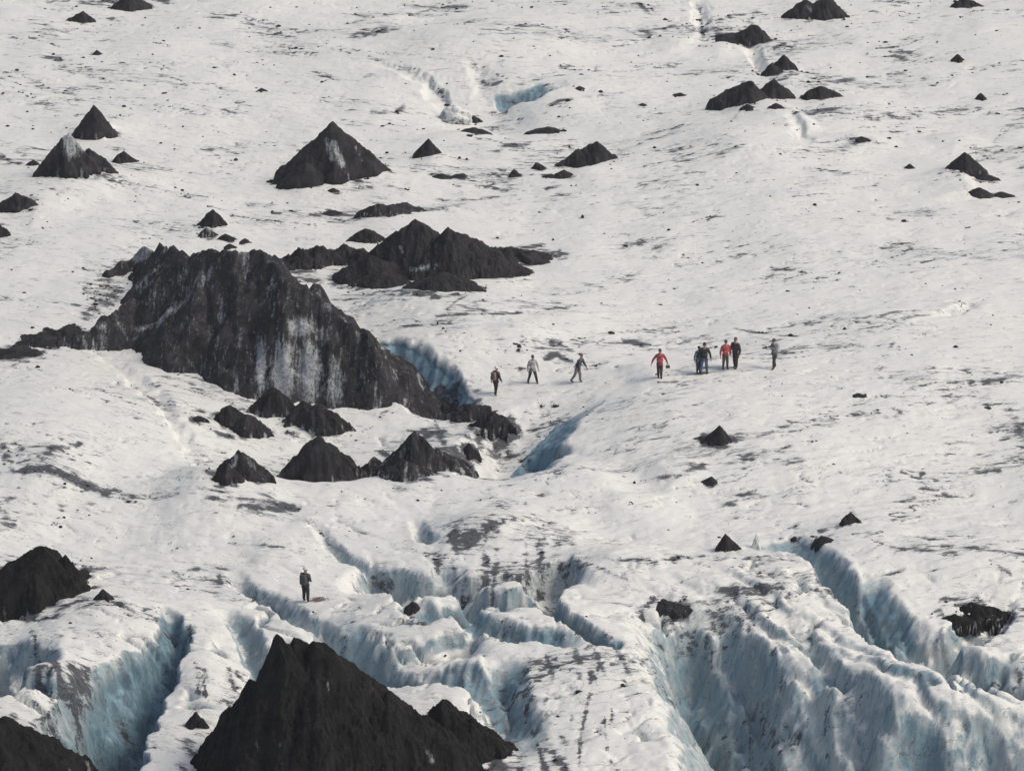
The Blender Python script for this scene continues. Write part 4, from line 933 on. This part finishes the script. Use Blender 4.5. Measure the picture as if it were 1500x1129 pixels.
def person(px, py, hpx, facing, label, jacket, trousers, group, head='hair', headcol=(0.03, 0.025, 0.02), lean=0.0, feet=((-0.11, 0.02), (0.11, -0.02)), arms=((-0.30, 0.0, -0.62), (0.30, 0.0, -0.62)), pack=None, coat=0.0, turn=0.0, boot=(0.03, 0.028, 0.03)):
    """local axes: x = the person's left, y = back, -y = front; arms = wrist offset from each shoulder"""
    x, y, z = hit(px, py)
    root = bpy.data.objects.new('person', None); SC.collection.objects.link(root)
    s = scale_at(x, y, z)
    th = math.atan2(CAM_H - z, y)
    sc = (hpx / s / math.cos(th)) / 1.78
    root.location = (x, y, z - 0.02); root.rotation_euler = (0, 0, facing); root.scale = (sc, sc, sc)
    tag(root, label, 'person', group)
    L = lean
    pel = V(0, 0, 0.95); ch = V(0, -0.30 * L, 1.28); nb = V(0, -0.48 * L, 1.46)
    nk = nb + V(0, -0.02 - 0.04 * L, 0.07)
    ca, sa = math.cos(turn), math.sin(turn)
    def hd(a, b, c): return nk + V(a * ca - b * sa, a * sa + b * ca, c)
    # body: one continuous skin, root at the pelvis
    v = [(pel, (0.15, 0.11)), (V(0, -0.12 * L, 1.10), (0.135, 0.10)), (ch, (0.16, 0.11)), (nb, (0.09, 0.08)), (nk, (0.055, 0.055)), (hd(0, -0.01, 0.07), (0.072, 0.082)), (hd(0, -0.005, 0.16), (0.078, 0.095)), (hd(0, 0.0, 0.22), (0.055, 0.065)), (hd(0, -0.105, 0.10), 0.014)]
    e = [(0, 1), (1, 2), (2, 3), (3, 4), (4, 5), (5, 6), (6, 7), (5, 8)]
    jv = [(pel + V(0, 0, -0.10 - coat), (0.175 + coat * 0.15, 0.135 + coat * 0.1)), (pel + V(0, 0, 0.02), (0.17, 0.13)), (V(0, -0.12 * L, 1.10), (0.185, 0.145)), (ch, (0.21, 0.155)), (nb + V(0, 0, -0.01), (0.105, 0.095)), (nk + V(0, 0, 0.0), 0.075)]
    je = [(0, 1), (1, 2), (2, 3), (3, 4), (4, 5)]
    tv = [(pel + V(0, 0, 0.06), (0.155, 0.115))]; te = []
    for i, sg in enumerate((-1, 1)):
        sh = nb + V(sg * 0.185, 0.0, -0.05)
        wr = sh + V(*arms[i])
        mid = (sh + wr) / 2
        bend = max(0.0, 0.57 - (wr - sh).length) * 0.55
        el = mid + V(sg * 0.05 * (1 if bend < .1 else .6), 0.05 + bend * 0.7, -0.02 - bend * 0.5)
        n = len(v)
        dv = (wr - el).normalized()
        sd_ = V(sg, 0, 0) if abs(dv.x) < 0.8 else V(0, -1, 0)
        fr = dv.cross(V(sg, 0, 0)).normalized() if abs(dv.x) < 0.9 else V(0, -1, 0)
        palm = wr + dv * 0.07
        v += [(sh, 0.062), (el, 0.042), (wr, (0.028, 0.024)), (palm, (0.036, 0.018))]
        e += [(3, n), (n, n + 1), (n + 1, n + 2), (n + 2, n + 3)]
        for k in range(4):                                         # fingers, slightly curled
            o_ = (k - 1.5) * 0.019; ln = (0.062, 0.07, 0.066, 0.05)[k]
            a = palm + fr * o_ + dv * 0.035; b_ = a + dv * ln * 0.6 - V(sg, 0, 0) * 0.012; c_ = b_ + dv * ln * 0.35 - V(sg, 0, 0) * 0.025
            q = len(v); v += [(a, 0.009), (b_, 0.0085), (c_, 0.007)]; e += [(n + 3, q), (q, q + 1), (q + 1, q + 2)]
        q = len(v); t0 = wr + dv * 0.03 - fr * 0.034; v += [(t0, 0.011), (t0 + dv * 0.035 - fr * 0.015, 0.009)]; e += [(n + 2, q), (q, q + 1)]
        m_ = len(jv); jv += [(sh, 0.095), (el, 0.072), (wr + (el - wr) * 0.05, 0.047)]; je += [(4, m_), (m_, m_ + 1), (m_ + 1, m_ + 2)]
        # legs
        fx, fy = feet[i]
        hip = pel + V(sg * 0.095, 0, -0.06); an = V(fx, fy, 0.09); kn = (hip + an) / 2 + V(0, -0.035 - 0.25 * abs(fy) * 0.4, 0.0)
        n = len(v); v += [(hip, 0.088), (kn, 0.056), (an, 0.040), (an + V(0, -0.13, -0.055), (0.038, 0.028))]
        e += [(0, n), (n, n + 1), (n + 1, n + 2), (n + 2, n + 3)]
        m_ = len(tv); tv += [(hip, 0.122), (kn, 0.09), (an + V(0, 0, 0.02), 0.074)]; te += [(0, m_), (m_, m_ + 1), (m_ + 1, m_ + 2)]
        skin_obj('boot', [(an + V(0, 0.01, 0.09), 0.058), (an + V(0, 0.0, -0.01), (0.062, 0.058)), (an + V(0, -0.09, -0.035), (0.052, 0.045)), (an + V(0, -0.17, -0.05), (0.042, 0.032))], [(0, 1), (1, 2), (2, 3)], 1, plain('boot_leather', boot), root)
    skin_obj('body', v, e, 0, SKIN, root)
    skin_obj('jacket', jv, je, 1, jacket, root)
    skin_obj('trousers', tv, te, 0, trousers, root)
    hc = hd(0, 0.005, 0.155)
    hm = plain('headgear', headcol, 0.6)
    sphere_part('helmet' if head == 'helmet' else ('hat' if head == 'hat' else 'hair'), (hc.x, hc.y + 0.012, hc.z + 0.012), (0.098, 0.118, 0.125) if head != 'helmet' else (0.115, 0.14, 0.14), hm, root, -0.05 if head == 'helmet' else -0.1)
    for sg in (-1, 1):
        ec = hd(sg * 0.034, -0.086, 0.135)
        sphere_part('eye', tuple(ec), (0.012, 0.012, 0.009), plain('eye_dark', (0.02, 0.015, 0.012), 0.3), root, None, 8)
        ec = hd(sg * 0.085, 0.0, 0.12)
        sphere_part('ear', tuple(ec), (0.012, 0.024, 0.034), SKIN, root, None, 8)
    if pack:
        box_part('backpack', (0, ch.y + 0.21, 1.24), (0.32, 0.2, 0.5), plain('backpack_cloth', pack), root, 0.07)
    return root, sc
J = lambda n, c: plain(n, c, 0.8, 0.35, 9)
GP = 'hikers on the glacier'
PI = math.pi
person(726, 578, 41, 2.4, 'person with white helmet and tan backpack, nearest to the blue hollow, walking on snow', J('brown_jacket', (0.06, 0.05, 0.05)), J('dark_trousers', (0.035, 0.033, 0.036)), GP, 'helmet', (0.7, 0.68, 0.65), 0.12, ((-0.10, 0.16), (0.11, -0.12)), ((-0.1, -0.14, -0.52), (0.16, 0.05, -0.58)), (0.22, 0.16, 0.13))
person(780, 561, 41, 0.25, 'person in pale grey top and dark trousers striding with feet apart on snow', J('pale_top', (0.42, 0.41, 0.40)), J('dark_trousers', (0.03, 0.028, 0.03)), GP, 'hair', (0.05, 0.045, 0.045), 0.05, ((-0.24, 0.12), (0.26, -0.1)), ((-0.08, 0.05, -0.58), (0.16, 0.02, -0.55)))
person(846, 560, 43, 1.1, 'person in dark jacket and grey trousers leaning forward beside the dark dirt patch', J('slate_jacket', (0.055, 0.055, 0.065)), J('grey_trousers', (0.20, 0.195, 0.19)), GP, 'hat', (0.10, 0.09, 0.09), 0.38, ((-0.10, 0.36), (0.10, -0.12)), ((-0.12, -0.12, -0.55), (0.14, -0.22, -0.52)))
p4, s4 = person(966, 553, 42, 0.15, 'person in red jacket standing alone with arms held away from the body', J('red_jacket', (0.36, 0.07, 0.085)), J('brown_trousers', (0.045, 0.032, 0.03)), GP, 'hat', (0.10, 0.06, 0.06), 0.02, ((-0.06, 0.05), (0.08, -0.08)), ((-0.30, -0.02, -0.50), (0.26, -0.05, -0.50)))
person(1023, 546, 39, 0.5, 'person in grey blue clothes half hidden behind the person in navy top and jeans', J('bluegrey_jacket', (0.16, 0.19, 0.24)), J('navy_trousers', (0.03, 0.035, 0.05)), GP, 'hair', (0.04, 0.035, 0.035), 0.0, ((-0.1, 0.0), (0.09, 0.0)), ((-0.10, -0.02, -0.58), (0.1, -0.03, -0.58)))
person(1031, 547, 45, 0.1, 'person in navy top and blue jeans standing broad-shouldered', J('navy_top', (0.022, 0.024, 0.034)), J('blue_jeans', (0.085, 0.12, 0.20)), GP, 'hair', (0.03, 0.025, 0.025), 0.0, ((-0.17, 0.0), (0.17, 0.0)), ((-0.16, -0.03, -0.56), (0.18, 0.0, -0.56)))
person(1062, 540, 42, 0.3, 'person in bright red jacket and brown trousers standing close to another hiker', J('bright_red_jacket', (0.42, 0.075, 0.09)), J('brown_trousers', (0.07, 0.052, 0.048)), GP, 'hair', (0.045, 0.03, 0.028), 0.03, ((-0.12, 0.0), (0.13, -0.03)), ((-0.13, -0.04, -0.57), (0.13, -0.05, -0.56)), None, 0.06)
person(1077, 539, 45, -0.6, 'person in long charcoal coat just right of the red jacket', J('charcoal_coat', (0.05, 0.042, 0.045)), J('dark_trousers', (0.045, 0.035, 0.035)), GP, 'hat', (0.08, 0.06, 0.055), 0.08, ((-0.07, 0.08), (0.1, -0.04)), ((-0.12, -0.06, -0.56), (0.12, -0.1, -0.54)), None, 0.12)
p9, s9 = person(1134, 540, 44, -1.2, 'person in grey jacket raising a camera, rightmost of the hikers', J('grey_jacket', (0.17, 0.18, 0.20)), J('dark_trousers', (0.04, 0.042, 0.05)), GP, 'hat', (0.07, 0.07, 0.08), 0.12, ((-0.15, 0.14), (0.13, -0.1)), ((0.08, -0.36, -0.10), (-0.06, -0.36, -0.10)), (0.50, 0.50, 0.49))
p10, s10 = person(448, 881, 50, 2.7, 'person in dark grey jacket and white helmet, alone in the foreground beside a rope', J('graphite_jacket', (0.055, 0.055, 0.057)), J('black_trousers', (0.025, 0.022, 0.023)), None, 'helmet', (0.62, 0.62, 0.62), 0.05, ((-0.13, 0.03), (0.12, -0.03)), ((0.02, -0.24, -0.40), (-0.02, -0.24, -0.40)), (0.06, 0.06, 0.062))
# things held
def held(name, label, cat, rootp, local, build):
    mw = Matrix.Translation(rootp.location) @ rootp.rotation_euler.to_matrix().to_4x4() @ Matrix.Diagonal((*rootp.scale, 1))
    e = bpy.data.objects.new(name, None); SC.collection.objects.link(e)
    e.location = mw @ Vector(local); e.rotation_euler = rootp.rotation_euler; e.scale = rootp.scale
    tag(e, label, cat); build(e)
def cam_build(e):
    k = plain('camera_black', (0.02, 0.02, 0.022), 0.4)
    box_part('body', (0, 0, 0), (0.16, 0.08, 0.11), k, e, 0.015)
    bm = bmesh.new(); bmesh.ops.create_cone(bm, cap_ends=True, segments=20, radius1=0.045, radius2=0.05, depth=0.16)
    bmesh.ops.rotate(bm, verts=bm.verts, cent=(0, 0, 0), matrix=Matrix.Rotation(PI / 2, 3, 'X')); bmesh.ops.translate(bm, verts=bm.verts, vec=(0, -0.115, 0))
    me = bpy.data.meshes.new('lens'); bm.to_mesh(me); bm.free(); link('lens', me, k, e)
    box_part('viewfinder', (0, 0, 0.067), (0.06, 0.07, 0.04), k, e, 0.01)
held('camera_device', 'black camera held up by the rightmost hiker', 'camera', p9, (0.0, -0.55, 1.34), cam_build)
def bag_build(e):
    k = plain('bag_cloth', (0.06, 0.055, 0.055), 0.8)
    box_part('bag_body', (0, 0, -0.16), (0.24, 0.12, 0.17), k, e, 0.05)
    bm = bmesh.new()
    prev = None
    me = bpy.data.meshes.new('handle'); cu = []
    for i in range(13):
        a = PI * i / 12; cu.append((0.07 * math.cos(a), 0, -0.08 + 0.09 * math.sin(a)))
    skin_obj('handle', [(Vector(c), 0.01) for c in cu], [(i, i + 1) for i in range(12)], 0, k, e)
    bm.free(); bpy.data.meshes.remove(me)
held('hand_bag', 'small dark bag held by the lone hiker in the red jacket', 'bag', p4, (0.47, -0.06, 0.84), bag_build)
# rope at the feet of the foreground hiker
def rope():
    x, y, z = hit(462, 879)
    pts = []; rnd = random.Random(4)
    for i in range(150):
        a = i * 0.27; r = 0.15 + 0.05 * math.sin(i * 0.17) + rnd.uniform(-.02, .02)
        px_, py_ = x + r * 1.35 * math.cos(a) + 0.0016 * i, y + r * 0.95 * math.sin(a)
        pts.append((px_, py_))
    for i in range(24):
        pts.append((x + 0.3 + 0.016 * i, y - 0.05 + 0.08 * math.sin(i * 0.5)))
    xs = np.array([p[0] for p in pts]); ys = np.array([p[1] for p in pts]); zs = sample(Z, xs, ys)
    cu = bpy.data.curves.new('rope', 'CURVE'); cu.dimensions = '3D'; cu.bevel_depth = 0.014; cu.bevel_resolution = 2
    sp = cu.splines.new('POLY'); sp.points.add(len(pts) - 1)
    for i in range(len(pts)): sp.points[i].co = (xs[i] - x, ys[i] - y, zs[i] - z + 0.03 + 0.09 * (0.5 + 0.5 * math.sin(i * 0.9)), 1)
    o = bpy.data.objects.new('rope_tmp', cu); SC.collection.objects.link(o)
    dg = bpy.context.evaluated_depsgraph_get(); me = bpy.data.meshes.new_from_object(o.evaluated_get(dg))
    bpy.data.objects.remove(o); me.name = 'rope'
    me.materials.clear()
    q = link('rope', me, plain('rope_red', (0.24, 0.17, 0.175), 0.8)); q.location = (x, y, z)
    tag(q, 'loose coil of dull red rope lying on the snow by the foreground hiker', 'rope')
rope()

# ------------------------------------------------------------------ thin air between the camera and the far ice
def haze():
    bm = bmesh.new(); bmesh.ops.create_cube(bm, size=1.0)
    for v in bm.verts: v.co = Vector((v.co.x * 1700, 740 + v.co.y * 1640, 30 + v.co.z * 92))
    me = bpy.data.meshes.new('haze'); bm.to_mesh(me); bm.free()
    m = bpy.data.materials.new('air'); m.use_nodes = True; n = m.node_tree
    n.nodes.remove(n.nodes['Principled BSDF'])
    pv = n.nodes.new('ShaderNodeVolumePrincipled'); pv.inputs['Color'].default_value = (0.93, 0.95, 0.98, 1); pv.inputs['Density'].default_value = 0.00022; pv.inputs['Anisotropy'].default_value = 0.0
    n.links.new(pv.outputs['Volume'], n.nodes['Material Output'].inputs['Volume'])
    tag(link('haze', me, m), None, None, None, 'stuff')
haze()
